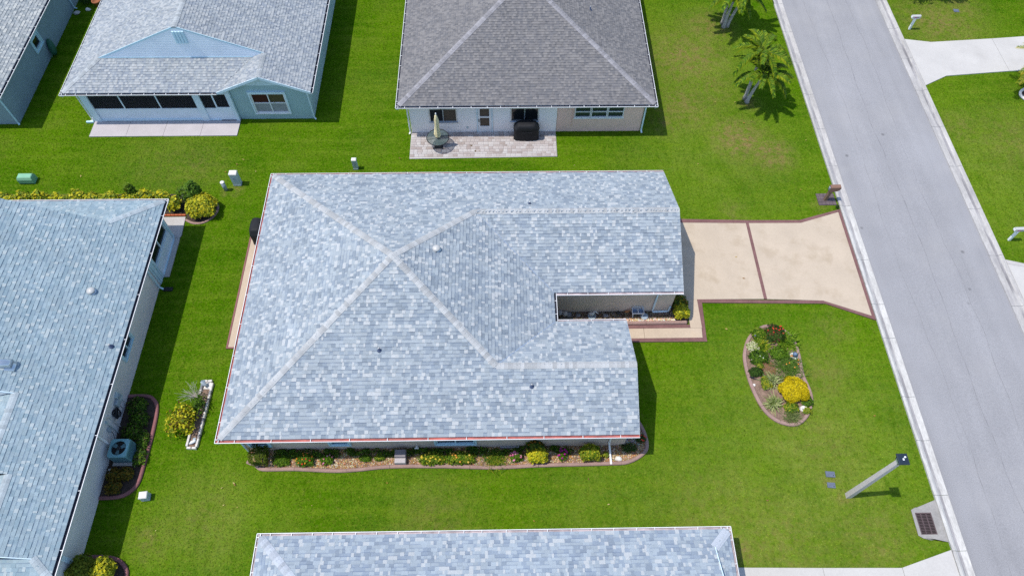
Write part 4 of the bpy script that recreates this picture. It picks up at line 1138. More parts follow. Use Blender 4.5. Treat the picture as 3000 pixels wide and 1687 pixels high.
# ------------------------------------------------------------------ garden beds
def smooth_loop(pts, n=4, closed=True):
    out = []; N = len(pts)
    for i in range(N if closed else N-1):
        p0, p1, p2, p3 = (pts[(i+k-1) % N] if closed else pts[min(max(i+k-1, 0), N-1)] for k in range(4))
        for j in range(n):
            t = j/n
            out.append(tuple(0.5*((2*p1[a]) + (-p0[a]+p2[a])*t + (2*p0[a]-5*p1[a]+4*p2[a]-p3[a])*t*t + (-p0[a]+3*p1[a]-3*p2[a]+p3[a])*t**3) for a in (0, 1)))
    if not closed: out.append(tuple(pts[-1]))
    return out
def offset(pts, d, closed=True):
    out = []; N = len(pts)
    for i in range(N):
        a = pts[(i-1) % N] if (closed or i > 0) else pts[i]; b = pts[(i+1) % N] if (closed or i < N-1) else pts[i]
        tx, ty = b[0]-a[0], b[1]-a[1]; L = math.hypot(tx, ty) or 1
        out.append((pts[i][0]-ty/L*d, pts[i][1]+tx/L*d))
    return out
def edging(name, label, path, width, m, closed, h=0.09, every=6):
    """kerbed garden edging poured in sections; path = outer line, the band lies on its left"""
    inner = offset(path, width, closed)
    root = thing(name, label, 'garden edging', (path[0][0], path[0][1], 0))
    N = len(path); i = 0; tot = N if closed else N-1
    while i < tot:
        j = min(i+every, tot)
        L = [path[k % N] for k in range(i, j+1)]; Rr = [inner[k % N] for k in range(i, j+1)]
        def short(a, b, f): return (a[0]+(b[0]-a[0])*f, a[1]+(b[1]-a[1])*f)
        L[-1] = short(L[-1], L[-2], 0.03); Rr[-1] = short(Rr[-1], Rr[-2], 0.03)
        s_ = MB()
        n = len(L)
        M1 = [short(a, b, 0.22) for a, b in zip(L, Rr)]; M2 = [short(a, b, 0.78) for a, b in zip(L, Rr)]
        vs = []
        for lst, z in ((L,-0.05),(L,h*0.6),(M1,h),(M2,h),(Rr,h*0.6),(Rr,-0.05)):
            vs += [(p[0],p[1],z) for p in lst]
        fs = []
        for r_ in range(5):
            for k in range(n-1): fs.append([r_*n+k, r_*n+k+1, (r_+1)*n+k+1, (r_+1)*n+k][::-1])
        fs.append([r_*n for r_ in range(6)]); fs.append([r_*n+n-1 for r_ in range(6)][::-1])
        s_.add(vs, fs).build('edging_section', m, root)
        i = j
    bare(path if closed else path + inner[::-1])
    return inner

def pebbles(name, polys, n, cols, size, label, seed=1, z=0.0):
    q = np.random.default_rng(seed)
    m = MB()
    for poly, cnt in zip(polys, n):
        P = np.array(poly); lo, hi = P.min(0), P.max(0); k = 0
        while k < cnt:
            x, y = q.uniform(lo[0], hi[0]), q.uniform(lo[1], hi[1])
            if not inpoly(np.array([[x, y]]), poly)[0]: continue
            k += 1
            s_ = size*q.uniform(0.5, 1.2); a, b, c = s_*q.uniform(0.7, 1.2), s_*q.uniform(0.6, 1.0), s_*q.uniform(0.4, 0.7)
            an = q.uniform(0, 6.28); ca, sa = math.cos(an), math.sin(an)
            m.col = tuple(v*q.uniform(0.75, 1.15) for v in cols[q.integers(len(cols))])
            def T(u, v, w_): return (x+u*ca-v*sa, y+u*sa+v*ca, z+c*0.4+w_)
            m.add([T(a,0,0),T(0,b,0),T(-a,0,0),T(0,-b,0),T(a*.15,b*.1,c),T(0,0,-c)], [[0,1,4],[1,2,4],[2,3,4],[3,0,4]])
    return tag(m.build(name, MT['pebble']), label, 'gravel', kind='stuff')
def inpoly(pts, poly):
    x, y = pts[:,0], pts[:,1]; c = np.zeros(len(pts), bool); n = len(poly)
    for i in range(n):
        (x0, y0), (x1, y1) = poly[i], poly[(i+1) % n]
        if y0 == y1: continue
        k = ((y0 > y) != (y1 > y)) & (x < (x1-x0)*(y-y0)/(y1-y0)+x0)
        c ^= k
    return c

def bed_floor(name, pts, m, z=0.012):
    bare(pts)
    return struct(MB().prism(pts, -0.05, z).build(name, MT[m]))

# oval bed in the front lawn
oval = [(13.75,17.26),(13.13,17.09),(12.49,16.54),(12.11,15.73),(12.01,14.98),(12.10,13.86),(12.39,12.77),(12.84,12.13),(13.42,11.83),(13.99,11.82),(14.55,12.21),(14.96,12.90),(15.05,13.52),(14.90,14.46),(14.95,15.38),(14.89,16.28),(14.51,16.93)]
ol = smooth_loop(oval, 4)
oin = edging('bed_edging', 'pinkish brown kerb edging forming a bean shape in the front lawn', ol, 0.17, MT['edging_pink'], True)
bed_floor('garden_bed', oin, 'mulch', 0.03)
# bed along the south wall
sb = [(5.9,12.9),(6.40,12.3),(6.70,11.65),(6.78,10.93),(6.53,10.50),(5.77,10.10),(4.77,10.03),(1.60,9.99),(-0.38,9.92),(-2.75,10.01),(-5.20,10.03),(-6.64,9.91),(-7.73,9.87),(-9.55,9.98),(-10.99,9.99),(-11.40,10.20),(-11.80,10.36)]
sl = smooth_loop(sb[::-1], 4, False)
sin_ = edging('bed_edging', 'long wavy pinkish edging along the flower bed under the main house gutter', sl, 0.17, MT['edging_pink'], False)
bed_floor('garden_bed', sin_ + [(5.62,12.9),(5.62,10.99),(-11.78,10.99)], 'mulch', 0.0)
# bed beside the air conditioner
wb_ = [(-18.05,13.83),(-17.15,13.82),(-16.73,13.60),(-16.46,13.14),(-16.36,12.03),(-16.38,10.49),(-16.43,9.55),(-16.69,9.10),(-17.19,8.84),(-18.05,8.79)]
wl = smooth_loop(wb_[::-1], 4, False)
win_ = edging('bed_edging', 'dark red curved edging round the bed with the air conditioner', wl, 0.16, MT['edging_dark'], False)
bed_floor('garden_bed', win_ + [(-18.08,13.7),(-18.08,8.9)], 'mulch_dark', 0.02)
# bed at the very bottom left
cb = smooth_loop([(-17.5,4.0),(-16.2,4.7),(-15.9,5.6),(-16.25,6.15),(-16.9,6.42),(-18.05,6.45)], 4, False)
cin = edging('bed_edging', 'dark red edging round the half yellow shrub at the bottom left corner', cb, 0.15, MT['edging_dark'], False)
bed_floor('garden_bed', cin + [(-18.08,6.3),(-18.08,4.0)], 'mulch_dark', 0.02)
# bed north of the west neighbour
nb = smooth_loop([(-17.72,24.30),(-17.2,24.05),(-16.6,24.12),(-16.1,24.6),(-16.0,25.25),(-16.4,25.75),(-17.2,25.95)], 4, False)
nin = edging('bed_edging', 'reddish curved edging round the yellow shrub by the porch corner', nb, 0.13, MT['edging_pink'], False, 0.05)
bed_floor('garden_bed', nin + [(-18.0,26.2),(-30,26.3),(-30,24.9),(-19.4,24.8),(-17.75,24.8)], 'mulch_dark', 0.01)
be = thing('brick_edging', 'short row of orange red bricks between the porch path and the yellow shrubs', 'brick edging', (-19.0,24.66,0))
bm_ = MB().bbox(0.005,0.205,-0.055,0.055,-0.03,0.09,0.012).mesh('brick', MT['brick'])
for i in range(6): inst('brick', bm_, be, Matrix.Translation((i*0.212, 0, 0)))
# bed in the recess beside the garage
bed_floor('garden_bed', [(2.3,17.40),(9.60,17.40),(9.66,18.14),(2.3,18.14)], 'mulch_dark', 0.015)
bed_floor('garden_bed', [(8.80,18.16),(9.64,18.16),(9.64,18.80),(8.80,18.80)], 'mulch_dark', 0.04)
rl = [(5.9,17.34),(7.4,17.34),(9.50,17.34)]
edging('bed_edging', 'straight pinkish raised edging between the walkway and the garage gravel', smooth_loop(rl, 3, False), 0.19, MT['edging_pink'], False, 0.14, 3)
tan = [srgb(196,160,110), srgb(214,186,140), srgb(228,212,186), srgb(170,124,78), srgb(238,230,214), srgb(190,140,84)]
tan = [(t[0]*0.72, t[1]*0.66, t[2]*0.55) for t in tan]
brn = [(0.16,0.10,0.055),(0.24,0.17,0.10),(0.10,0.065,0.04),(0.30,0.23,0.16),(0.20,0.18,0.16)]
wht = [srgb(225,205,175), srgb(238,232,222), srgb(205,160,110)]
wht = [tuple(c*0.85 for c in t) for t in wht]
pebbles('pebbles', [[p for p in sin_[:-6]] + [(5.62,10.98),(-11.78,10.98)]], [8200], tan, 0.038, 'tan and cream pebbles covering the bed along the south wall', 2, 0.0)
pebbles('pebbles', [[(2.3,17.68),(8.85,17.68),(8.85,18.12),(2.3,18.12)]], [1900], brn, 0.045, 'brown pebbles lying along the garage wall in the recess', 3, 0.015)
pebbles('pebbles', [[(5.6,17.53),(8.92,17.53),(8.92,17.69),(5.6,17.69)]], [520], wht, 0.05, 'strip of cream and white pebbles behind the raised edging', 4, 0.015)
pebbles('pebbles', [[(5.66,11.0),(6.5,11.0),(6.45,12.0),(6.2,12.4),(5.66,12.7)]], [500], [(0.34,0.36,0.36),(0.22,0.23,0.23),(0.45,0.43,0.40)], 0.05, 'grey and white pebbles round the corner of the front wing', 5, 0.0)

# ------------------------------------------------------------------ plants
GREEN = [(0.065,0.140,0.008),(0.090,0.180,0.010),(0.045,0.100,0.006),(0.120,0.205,0.012)]
DKGREEN = [(0.030,0.070,0.010),(0.045,0.095,0.012),(0.022,0.050,0.008)]
YELGRN = [(0.20,0.24,0.02),(0.30,0.30,0.022),(0.13,0.20,0.02),(0.085,0.15,0.014)]
YELLOW = [(0.47,0.44,0.018),(0.54,0.50,0.035),(0.38,0.38,0.018),(0.22,0.27,0.014),(0.12,0.17,0.012),(0.48,0.42,0.012)]
GOLD = [(0.52,0.40,0.004),(0.58,0.46,0.008),(0.46,0.35,0.004),(0.34,0.28,0.006)]
CROTON = [(0.48,0.38,0.02),(0.34,0.30,0.02),(0.12,0.16,0.015),(0.25,0.10,0.012),(0.07,0.12,0.012)]
def leaf_cloud(m, c, rx, ry, rz, n, size, cols, q, shell=0.55, top=None, dome=True, box=0.0, slim=0.45):
    for _ in range(n):
        while True:
            d = Vector((q.gauss(0,1), q.gauss(0,1), q.gauss(0,1))).normalized()
            if not dome or d.z > -0.25: break
        if box:
            mx = max(abs(d.x), abs(d.y), abs(d.z)); d2 = d/mx*(1-0.25*(1-box)); d = d.lerp(d2, box)
        k = q.uniform(shell, 1.0)*(1 + 0.10*math.sin(5*d.x+3*d.y)+0.08*math.sin(7*d.y-4*d.z))
        p = Vector((c[0]+d.x*rx*k, c[1]+d.y*ry*k, c[2]+d.z*rz*k))
        if p.z < 0.03: p.z = 0.03 + q.uniform(0, 0.05)
        nrm = (d + Vector((0,0,0.5)) + Vector((q.uniform(-.8,.8), q.uniform(-.8,.8), q.uniform(-.5,.8)))).normalized()
        a = nrm.cross(Vector((q.uniform(-1,1), q.uniform(-1,1), q.uniform(-1,1)))).normalized(); b = nrm.cross(a)
        s_ = size*q.uniform(0.6, 1.25)
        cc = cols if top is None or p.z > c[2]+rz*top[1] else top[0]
        cl = q.choice(cc); f = q.uniform(0.8, 1.2)
        m.col = (cl[0]*f, cl[1]*f, cl[2]*f)
        tip = p + a*s_ - nrm*s_*0.15
        m.add([p - a*s_*0.5, p + b*s_*slim, tip, p - b*s_*slim], [[0,1,2],[0,2,3]])
def shrub(name, label, x, y, rx, ry, h, n, size, cols, seed, cat='shrub', group=None, flowers=None, box=0.0, top=None, z=0.0, slim=0.45, shell=0.55):
    q = random.Random(seed)
    root = thing(name, label, cat, (x, y, z), group=group)
    m = MB(); leaf_cloud(m, (0,0,h*0.5), rx, ry, h*0.52, n, size, cols, q, shell, top, box=box, slim=slim)
    m.build('foliage', MT['leaf'], root, local=True)
    st = MB()
    for k in range(5):
        a = q.uniform(0, 6.28)
        st.tube([(0.02*math.cos(a),0.02*math.sin(a),-0.02),(rx*0.35*math.cos(a),ry*0.35*math.sin(a),h*0.45),(rx*0.55*math.cos(a),ry*0.55*math.sin(a),h*0.8)], [0.014,0.01,0.005], 5)
    st.build('stem', MT['bark'], root, local=True)
    if flowers:
        fc, fn, fs = flowers; fs *= 0.85; f = MB()
        for _ in range(fn):
            a = q.uniform(0, 6.28); r_ = math.sqrt(q.random())*0.95; zt = h*(0.55+0.5*math.sqrt(max(0, 1-r_*r_)))
            p = Vector((rx*r_*math.cos(a), ry*r_*math.sin(a), zt)); f.col = q.choice(fc)
            pts = [p + Vector((fs*math.cos(k*1.2566), fs*math.sin(k*1.2566), q.uniform(-.3,.3)*fs)) for k in range(5)]
            f.add([p + Vector((0,0,fs*0.5))] + pts, [[0,k+1,(k+1) % 5+1] for k in range(5)])
        f.build('blossoms', MT['leaf'], root, local=True)
    return root
def blades(name, label, x, y, n, L, wd, cols, seed, cat='plant', spread=0.1, droop=0.5, group=None, z=0.0, flowers=None):
    """clump of arching strap leaves"""
    q = random.Random(seed); root = thing(name, label, cat, (x, y, z), group=group); m = MB()
    for _ in range(n):
        a = q.uniform(0, 6.28); l = L*q.uniform(0.6, 1.1); el = q.uniform(0.35, 1.35)
        o = Vector((q.gauss(0, spread), q.gauss(0, spread), 0)); d = Vector((math.cos(a), math.sin(a), 0)); sd = Vector((-math.sin(a), math.cos(a), 0))
        cl = q.choice(cols); f = q.uniform(0.8, 1.2); m.col = tuple(v*f for v in cl)
        pts = []
        for k in range(4):
            t = k/3
            p = o + d*(l*t*math.cos(el)) + Vector((0,0, max(0.015, l*t*math.sin(el) - droop*l*t*t*0.9)))
            w_ = wd*(1-t*0.85)*0.5
            pts += [p - sd*w_, p + sd*w_]
        m.add(pts, [[0,1,3,2],[2,3,5,4],[4,5,7,6]])
    m.build('leaves', MT['leaf'], root, local=True)
    if flowers:
        fc, fn, fs = flowers; fs *= 0.85; f = MB()
        for _ in range(fn):
            a = q.uniform(0, 6.28); r_ = L*0.7*math.sqrt(q.random()); p = Vector((r_*math.cos(a), r_*math.sin(a), L*q.uniform(0.55, 0.8))); f.col = q.choice(fc)
            f.add([p+Vector((0,0,fs*.5))]+[p+Vector((fs*math.cos(k*1.2566),fs*math.sin(k*1.2566),0)) for k in range(5)], [[0,k+1,(k+1) % 5+1] for k in range(5)])
        f.build('blossoms', MT['leaf'], root, local=True)
    return root

RED = [(0.62,0.055,0.03),(0.68,0.10,0.05),(0.55,0.04,0.03)]
ORANGE = [(0.68,0.22,0.03),(0.72,0.32,0.06)]
PINK = [(0.62,0.16,0.30),(0.70,0.28,0.42)]
MAGENTA = [(0.42,0.02,0.26),(0.34,0.015,0.22)]
WHITEF = [(0.75,0.72,0.55),(0.72,0.70,0.62)]
def oshrub(name, label, x, y, rx, ry, h, n, size, cols, seed, **k):
    big = name == 'yellow_bush'; f = 1.0 if big else 1.5
    return shrub(name, label, x, y, rx*f, ry*f, h*(1.0 if big else 1.1), int(n*(1.0 if big else 2.2)), size*(1.0 if big else 1.05), cols, seed, **k)
def oblades(name, label, x, y, n, L, wd, cols, seed, **k):
    k['spread'] = k.get('spread', 0.1)*1.25
    return blades(name, label, x, y, int(n*2.2), L*1.25, wd*1.35, [(c[0]*1.25, c[1]*1.2, c[2]) for c in cols], seed, **k)
# oval bed
oshrub('flowering_shrub', 'green shrub with coral red flower heads at the top of the oval bed', 13.86, 16.68, 0.36, 0.36, 0.42, 460, 0.085, DKGREEN+[(0.10,0.05,0.02)], 1, flowers=(RED, 12, 0.05))
oshrub('shrub', 'small bright green shrub beside the blue stake in the oval bed', 13.08, 16.68, 0.28, 0.24, 0.32, 320, 0.075, GREEN+YELGRN[:1], 2)
oblades('lily_clump', 'large clump of bright green lily leaves at the upper right of the oval bed', 14.42, 16.25, 170, 0.50, 0.045, GREEN+[(0.14,0.22,0.02)], 3, spread=0.16)
oblades('lily_clump', 'light green lily clump left of centre in the upper oval bed', 13.10, 16.05, 130, 0.42, 0.045, YELGRN+GREEN, 4, spread=0.13)
oshrub('variegated_plant', 'pale cream variegated plant at the left edging of the oval bed', 12.62, 15.98, 0.22, 0.2, 0.22, 200, 0.07, [(0.45,0.47,0.22),(0.20,0.27,0.08),(0.6,0.58,0.4)], 5)
oshrub('shrub', 'loose mid green plant in the middle of the oval bed', 13.86, 15.58, 0.32, 0.26, 0.28, 330, 0.08, GREEN, 6)
oshrub('shrub', 'low green plant with white blooms at the left of the oval bed', 12.82, 15.38, 0.36, 0.28, 0.26, 360, 0.08, DKGREEN+GREEN, 7, flowers=(WHITEF, 3, 0.035))
oblades('flowering_plant', 'wide grassy green plant with orange flowers below the garden lantern', 14.18, 14.85, 240, 0.55, 0.022, [(0.075,0.15,0.02),(0.10,0.18,0.03),(0.055,0.11,0.02)], 8, spread=0.26, flowers=(ORANGE, 7, 0.045))
oshrub('shrub', 'tiny lime green plant beside the bare mulch patch', 12.80, 14.93, 0.13, 0.12, 0.18, 120, 0.06, YELGRN, 9)
oshrub('shrub', 'small dark green plant at the left rim below the lime plant', 12.52, 14.58, 0.26, 0.18, 0.25, 240, 0.075, DKGREEN, 10)
oblades('bromeliad', 'spiky grey green bromeliad just left of the round yellow bush', 13.20, 14.12, 70, 0.55, 0.06, [(0.16,0.21,0.09),(0.22,0.26,0.13),(0.09,0.14,0.04),(0.30,0.33,0.18)], 11, spread=0.06)
oshrub('shrub', 'bright yellow green leaves at the foot of the bromeliad', 12.90, 14.00, 0.2, 0.26, 0.25, 190, 0.08, YELGRN, 12)
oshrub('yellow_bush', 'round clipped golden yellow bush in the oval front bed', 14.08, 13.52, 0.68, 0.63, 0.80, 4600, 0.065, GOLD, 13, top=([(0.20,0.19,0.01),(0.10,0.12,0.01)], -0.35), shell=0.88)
oblades('bromeliad', 'spiky silver green bromeliad below and left of the round yellow bush', 13.02, 12.92, 80, 0.52, 0.055, [(0.20,0.25,0.11),(0.30,0.33,0.18),(0.12,0.17,0.05)], 14, spread=0.06)
oshrub('shrub', 'yellow green plant at the lower end of the oval bed', 13.85, 12.70, 0.24, 0.2, 0.25, 200, 0.09, YELGRN+GREEN, 15)
oblades('grass_clump', 'thin grey green grass clump at the bottom tip of the oval bed', 13.80, 12.25, 130, 0.42, 0.02, [(0.10,0.14,0.05),(0.14,0.18,0.07)], 16, spread=0.14)
oshrub('shrub', 'small yellow green plant growing over the white stone', 14.58, 12.52, 0.16, 0.12, 0.2, 120, 0.07, YELGRN, 17)
oshrub('shrub', 'dark green low plant in the shade of the round yellow bush', 14.70, 13.05, 0.2, 0.25, 0.22, 220, 0.07, DKGREEN+GREEN, 18)
def rock(name, label, x, y, r_, h, m, seed, z=0.0):
    q = random.Random(seed); b = MB(); prof = [(1.0,0.0),(1.05,0.3),(0.85,0.7),(0.45,0.95),(0.0,1.0)]; n = 9
    vs = []
    jit = [q.uniform(0.75, 1.15) for _ in range(n)]
    for (pr, pz) in prof:
        for k in range(n):
            a = 2*math.pi*k/n; rr_ = r_*pr*jit[k]*q.uniform(0.93, 1.07); vs.append((x+rr_*math.cos(a)*1.15, y+rr_*math.sin(a)*0.9, z-0.01+h*pz*q.uniform(0.95, 1.05)))
    fs = [[i*n+k, i*n+(k+1) % n, (i+1)*n+(k+1) % n, (i+1)*n+k] for i in range(len(prof)-1) for k in range(n)]
    return tag(b.add(vs, fs).build(name, MT[m]), label, 'rock')
rock('garden_rock', 'white quartz rock near the bottom right rim of the oval bed', 14.45, 12.66, 0.19, 0.16, 'rock_white', 1)
rock('garden_rock', 'pinkish flat stone on the rim right above the round yellow bush', 14.66, 14.42, 0.15, 0.08, 'edging_pink', 2)
rock('garden_rock', 'small white stone on the left rim of the oval bed', 12.30, 13.92, 0.09, 0.09, 'rock_white', 3)
rock('garden_rock', 'small white stone at the top of the oval bed', 13.60, 17.02, 0.09, 0.08, 'rock_white', 4)
rock('garden_rock', 'pale stone lying in the south bed pebbles near the white spout', 5.32, 10.33, 0.13, 0.10, 'rock_white', 5)
gl = thing('garden_lantern', 'small dark garden lantern on a pale stone disc at the right of the oval bed', 'lantern', (14.60,15.45,0.03))
MB().lathe((0,0,0), [(0.20,0.0),(0.20,0.04),(0.17,0.05)], 16).build('stone_disc', MT['rock_white'], gl, True, True)
MB().lathe((0,0,0.05), [(0.09,0.0),(0.10,0.16),(0.13,0.18),(0.06,0.27),(0.01,0.31)], 12).build('lamp_body', MT['pvc_blue'], gl, True, True)
st_ = MB().lathe((12.80,16.52,0.0), [(0.05,0.0),(0.05,0.26),(0.03,0.30),(0.0,0.31)], 8); tag(st_.build('garden_stake', MT['lid_blue']), 'blue grey stake at the upper left of the oval bed', 'stake')
tag(MB().beam((12.14,14.32,0.11),(12.36,14.24,0.11),0.05,0.06).beam((12.36,14.24,0.10),(12.62,14.16,0.06),0.02,0.03).build('path_light', MT['metal_dark']), 'black path light lying on the left rim of the oval bed', 'light')
hs = MB(); q_ = random.Random(8)
for _ in range(420):
    a = q_.uniform(0,6.28); r_ = 0.36*math.sqrt(q_.random()); p = Vector((13.17+r_*math.cos(a), 14.78+1.2*r_*math.sin(a), 0.035+q_.uniform(0,0.03))); t = q_.uniform(0,6.28); l = q_.uniform(0.04,0.10)
    hs.col = tuple(v*q_.uniform(0.8,1.2) for v in (0.26,0.145,0.07)); d = Vector((math.cos(t),math.sin(t),q_.uniform(-.1,.2)))*l; s2 = Vector((-math.sin(t),math.cos(t),0))*0.008
    hs.add([p-s2, p+s2, p+d+s2, p+d-s2], [[0,1,2,3]])
tag(hs.build('bark_chips', MT['leaf']), 'patch of orange brown bark chips in the middle of the oval bed', 'bark chips', kind='stuff')

def sshrub(name, label, x, y, rx, ry, h, n, size, cols, seed, *a, **k):
    f = 1.0 if k.get('box') else 1.22
    return shrub(name, label, x, y, rx*f, ry*f, h*1.05, int(n*(1.0 if k.get('box') else 1.6)), size, cols, seed, *a, **k)
# bed under the south gutter
sshrub('box_hedge', 'square clipped green hedge at the left end of the south flower bed', -11.12, 10.55, 0.42, 0.42, 0.80, 1500, 0.06, [(0.085,0.12,0.010),(0.06,0.095,0.008),(0.11,0.14,0.012)], 31, 'hedge', box=0.9, shell=0.8)
sshrub('shrub', 'low leafy plant right of the square hedge under the gutter', -10.15, 10.42, 0.36, 0.24, 0.25, 300, 0.07, GREEN, 32)
sshrub('flowering_shrub', 'green shrub with orange flowers third from the left in the south bed', -9.08, 10.42, 0.36, 0.26, 0.36, 420, 0.075, GREEN, 33, flowers=(ORANGE+RED[:1], 12, 0.05))
sshrub('flowering_shrub', 'small plant with rose flowers at the left part of the south bed', -8.10, 10.44, 0.26, 0.2, 0.26, 240, 0.07, GREEN, 34, flowers=(PINK, 6, 0.045))
sshrub('shrub', 'small sprig of leaves in the pebbles left of the grey box', -6.35, 10.50, 0.26, 0.16, 0.2, 150, 0.06, GREEN, 35)
sshrub('shrub', 'small grassy tuft nearest the grey box on its left', -5.70, 10.52, 0.22, 0.15, 0.2, 130, 0.06, YELGRN+GREEN, 36)
sshrub('flowering_shrub', 'leafy shrub with yellow blooms right of the grey box', -3.25, 10.42, 0.55, 0.28, 0.36, 560, 0.08, GREEN+YELGRN, 37, flowers=([(0.68,0.52,0.06)], 12, 0.055))
sshrub('flowering_shrub', 'leafy shrub with apricot orange roses near the middle of the south bed', -1.95, 10.42, 0.60, 0.28, 0.36, 620, 0.08, GREEN+YELGRN, 38, flowers=([(0.75,0.36,0.06),(0.72,0.5,0.1)], 10, 0.06))
blades('grass_clump', 'wide clump of arching grass spilling over the south bed edging', -0.38, 10.34, 420, 0.48, 0.025, GREEN+YELGRN[:2], 39, spread=0.26)
sshrub('flowering_shrub', 'small plant with light pink flowers right of the grass clump', 0.60, 10.46, 0.26, 0.22, 0.34, 240, 0.07, GREEN, 40, flowers=(PINK, 13, 0.06))
sshrub('croton', 'golden yellow croton bush in the sun in the south bed', 1.58, 10.46, 0.40, 0.34, 0.70, 620, 0.10, YELLOW, 41)
sshrub('croton', 'rear of the golden croton, shade painted in as dark green and bronze leaves', 1.45, 10.83, 0.36, 0.20, 0.85, 420, 0.10, CROTON[2:]+DKGREEN, 42)  # same bush as the golden one, eave shade put into its leaf colours
sshrub('flowering_shrub', 'thin plant with magenta flowers in the south bed', 2.72, 10.50, 0.20, 0.26, 0.34, 160, 0.06, GREEN, 43, flowers=(MAGENTA, 12, 0.06))
sshrub('shrub', 'wide clipped yellow green shrub beside the white downspout', 3.98, 10.52, 0.50, 0.38, 0.72, 1300, 0.075, YELLOW[2:4]+YELGRN[:2]+GREEN[:2], 44, box=0.5, shell=0.75)
sshrub('shrub', 'small sprig of yellow green leaves touching the downspout', 4.72, 10.5, 0.14, 0.14, 0.25, 90, 0.06, YELGRN, 45)
sshrub('flowering_shrub', 'small plant with dark red flowers at the corner of the front wing', 6.42, 11.25, 0.22, 0.2, 0.25, 160, 0.06, DKGREEN, 46, flowers=(RED, 6, 0.05))
sshrub('shrub', 'low dark plant in the shade by the front wing corner', 5.85, 10.85, 0.35, 0.22, 0.2, 180, 0.06, DKGREEN, 47)
q = random.Random(61); gc = MB()
for _ in range(150):
    x = q.uniform(-10.6, 3.4)
    leaf_cloud(gc, (x, q.uniform(10.62,10.93), 0.08), 0.20, 0.14, 0.16, 26, 0.07, GREEN+DKGREEN, q)
tag(gc.build('ground_cover', MT['leaf']), 'low green ground cover in the shade of the main house south wall', 'ground cover', kind='stuff')
bx = thing('garden_box', 'grey stone box with rear half painted dark as shade, lighter step, in the south flower bed', 'garden box', (-4.72,10.42,0))
MB().bbox(-0.25,0.25,0.0,0.36,0.0,0.46,0.02).build('box_body', MT['box_shaded'], bx, local=True); MB().bbox(-0.25,0.25,-0.24,-0.003,0.0,0.34,0.02).build('step', MT['concrete_lilac'], bx, local=True)  # rear half coloured darker than the step to stand for eave shade
hb = MB().lathe((-3.98,10.93,0.30), [(0.05,0.0),(0.05,0.12)], 8); hb.tube([(-3.98,10.95,0.75),(-3.98,10.93,0.36)], 0.015, 5); hb.tube([(-4.08,10.86,0.36),(-3.90,10.86,0.36)], 0.04, 6)
tag(hb.build('wall_tap', MT['util_white']), 'white garden tap on the south wall above the grey box', 'tap')
tag(MB().bbox(-0.15,0.75,10.90,10.98,0.0,0.16,0.01).build('wall_ledge', MT['rock_grey']), 'grey stone ledge at the foot of the south wall', 'ledge')

# recess beside the garage
shrub('croton', 'yellow tipped clipped croton at the garage corner by the driveway', 9.22, 17.86, 0.40, 0.34, 0.78, 1150, 0.09, YELLOW+YELGRN[:1], 50, box=0.6, shell=0.7)
shrub('croton', 'brown and green clipped croton in the shade right behind the yellow tipped one', 9.20, 18.40, 0.40, 0.36, 0.78, 900, 0.09, CROTON[1:]+DKGREEN, 51, box=0.6, shell=0.7)
for i, (x, y, lab) in enumerate(((3.23,17.96,'round pale stone ball near the left end of the recess gravel'),(2.99,18.02,'second round stone ball partly under the recess gutter'))):
    tag(MB().lathe((x,y,0.02), [(0.03,0.0),(0.09,0.03),(0.14,0.1),(0.15,0.16),(0.13,0.23),(0.08,0.28),(0.0,0.30)], 16).build('stone_ball', MT['post_concrete'], None, True), lab, 'stone ball')
tag(MB().prism([(3.34,17.80),(3.56,17.80),(3.56,18.04),(3.34,18.04)], 0.02, 0.16).build('paver_block', MT['rock_grey']), 'grey paver block beside the stone balls', 'block')
rock('garden_rock', 'flat grey stone in the recess gravel left of the white bird', 3.92, 17.95, 0.13, 0.07, 'rock_grey', 8, 0.02)
rock('garden_rock', 'flat mossy stone in the recess gravel between bird and lamp', 5.36, 17.90, 0.14, 0.06, 'rock_grey', 9, 0.02)
bd = thing('bird_statue', 'white pelican statue standing on a dark dish in the garage gravel', 'statue', (4.64,17.88,0.02))
MB().lathe((0,0,0), [(0.20,0.0),(0.22,0.05),(0.19,0.05),(0.17,0.03)], 18).build('dish', MT['statue_grey'], bd, True, True)
MB().tube([(-0.17,0.03,0.18),(-0.10,0.02,0.20),(0.0,0,0.24),(0.07,0,0.34),(0.08,0.01,0.44),(0.12,0.0,0.47)], [0.02,0.08,0.10,0.055,0.04,0.045], 10).build('body', MT['statue_white'], bd, True, True)
MB().tube([(0.14,0,0.47),(0.24,-0.02,0.38),(0.32,-0.03,0.30)], [0.035,0.025,0.008], 8).build('beak', MT['statue_white'], bd, True, True)
pl = thing('path_light', 'small black mushroom path light standing in the recess gravel', 'light', (5.98,17.90,0.02))
MB().tube([(0,0,0),(0,0,0.3)], 0.015, 6).build('stake', MT['metal_dark'], pl, local=True); MB().lathe((0,0,0.28), [(0.03,0.0),(0.12,0.02),(0.08,0.07),(0.0,0.09)], 14).build('cap', MT['metal_dark'], pl, True, True)
fg = thing('figurine', 'small orange brown animal figurine against the garage wall', 'figurine', (6.46,18.06,0.02))
MB().tube([(-0.10,0,0.10),(0.0,0,0.13),(0.08,0,0.15)], [0.05,0.06,0.05], 8).build('body', MT['orange'], fg, True, True); MB().tube([(0.08,0,0.15),(0.13,0,0.24)], [0.04,0.035], 8).build('head', MT['orange'], fg, True, True)
bn = thing('planter_bench', 'white garden planter stand with two round pots against the garage wall', 'planter', (6.99,17.94,0.02))
t_ = MB()
for xa, xb, ya, yb in ((-0.31,0.31,-0.16,-0.13),(-0.31,0.31,0.13,0.16),(-0.31,-0.28,-0.129,0.129),(0.28,0.31,-0.129,0.129),(-0.02,0.02,-0.129,0.129)): t_.box(xa,xb,ya,yb,0.34,0.40)
t_.build('tray', MT['statue_white'], bn, local=True)
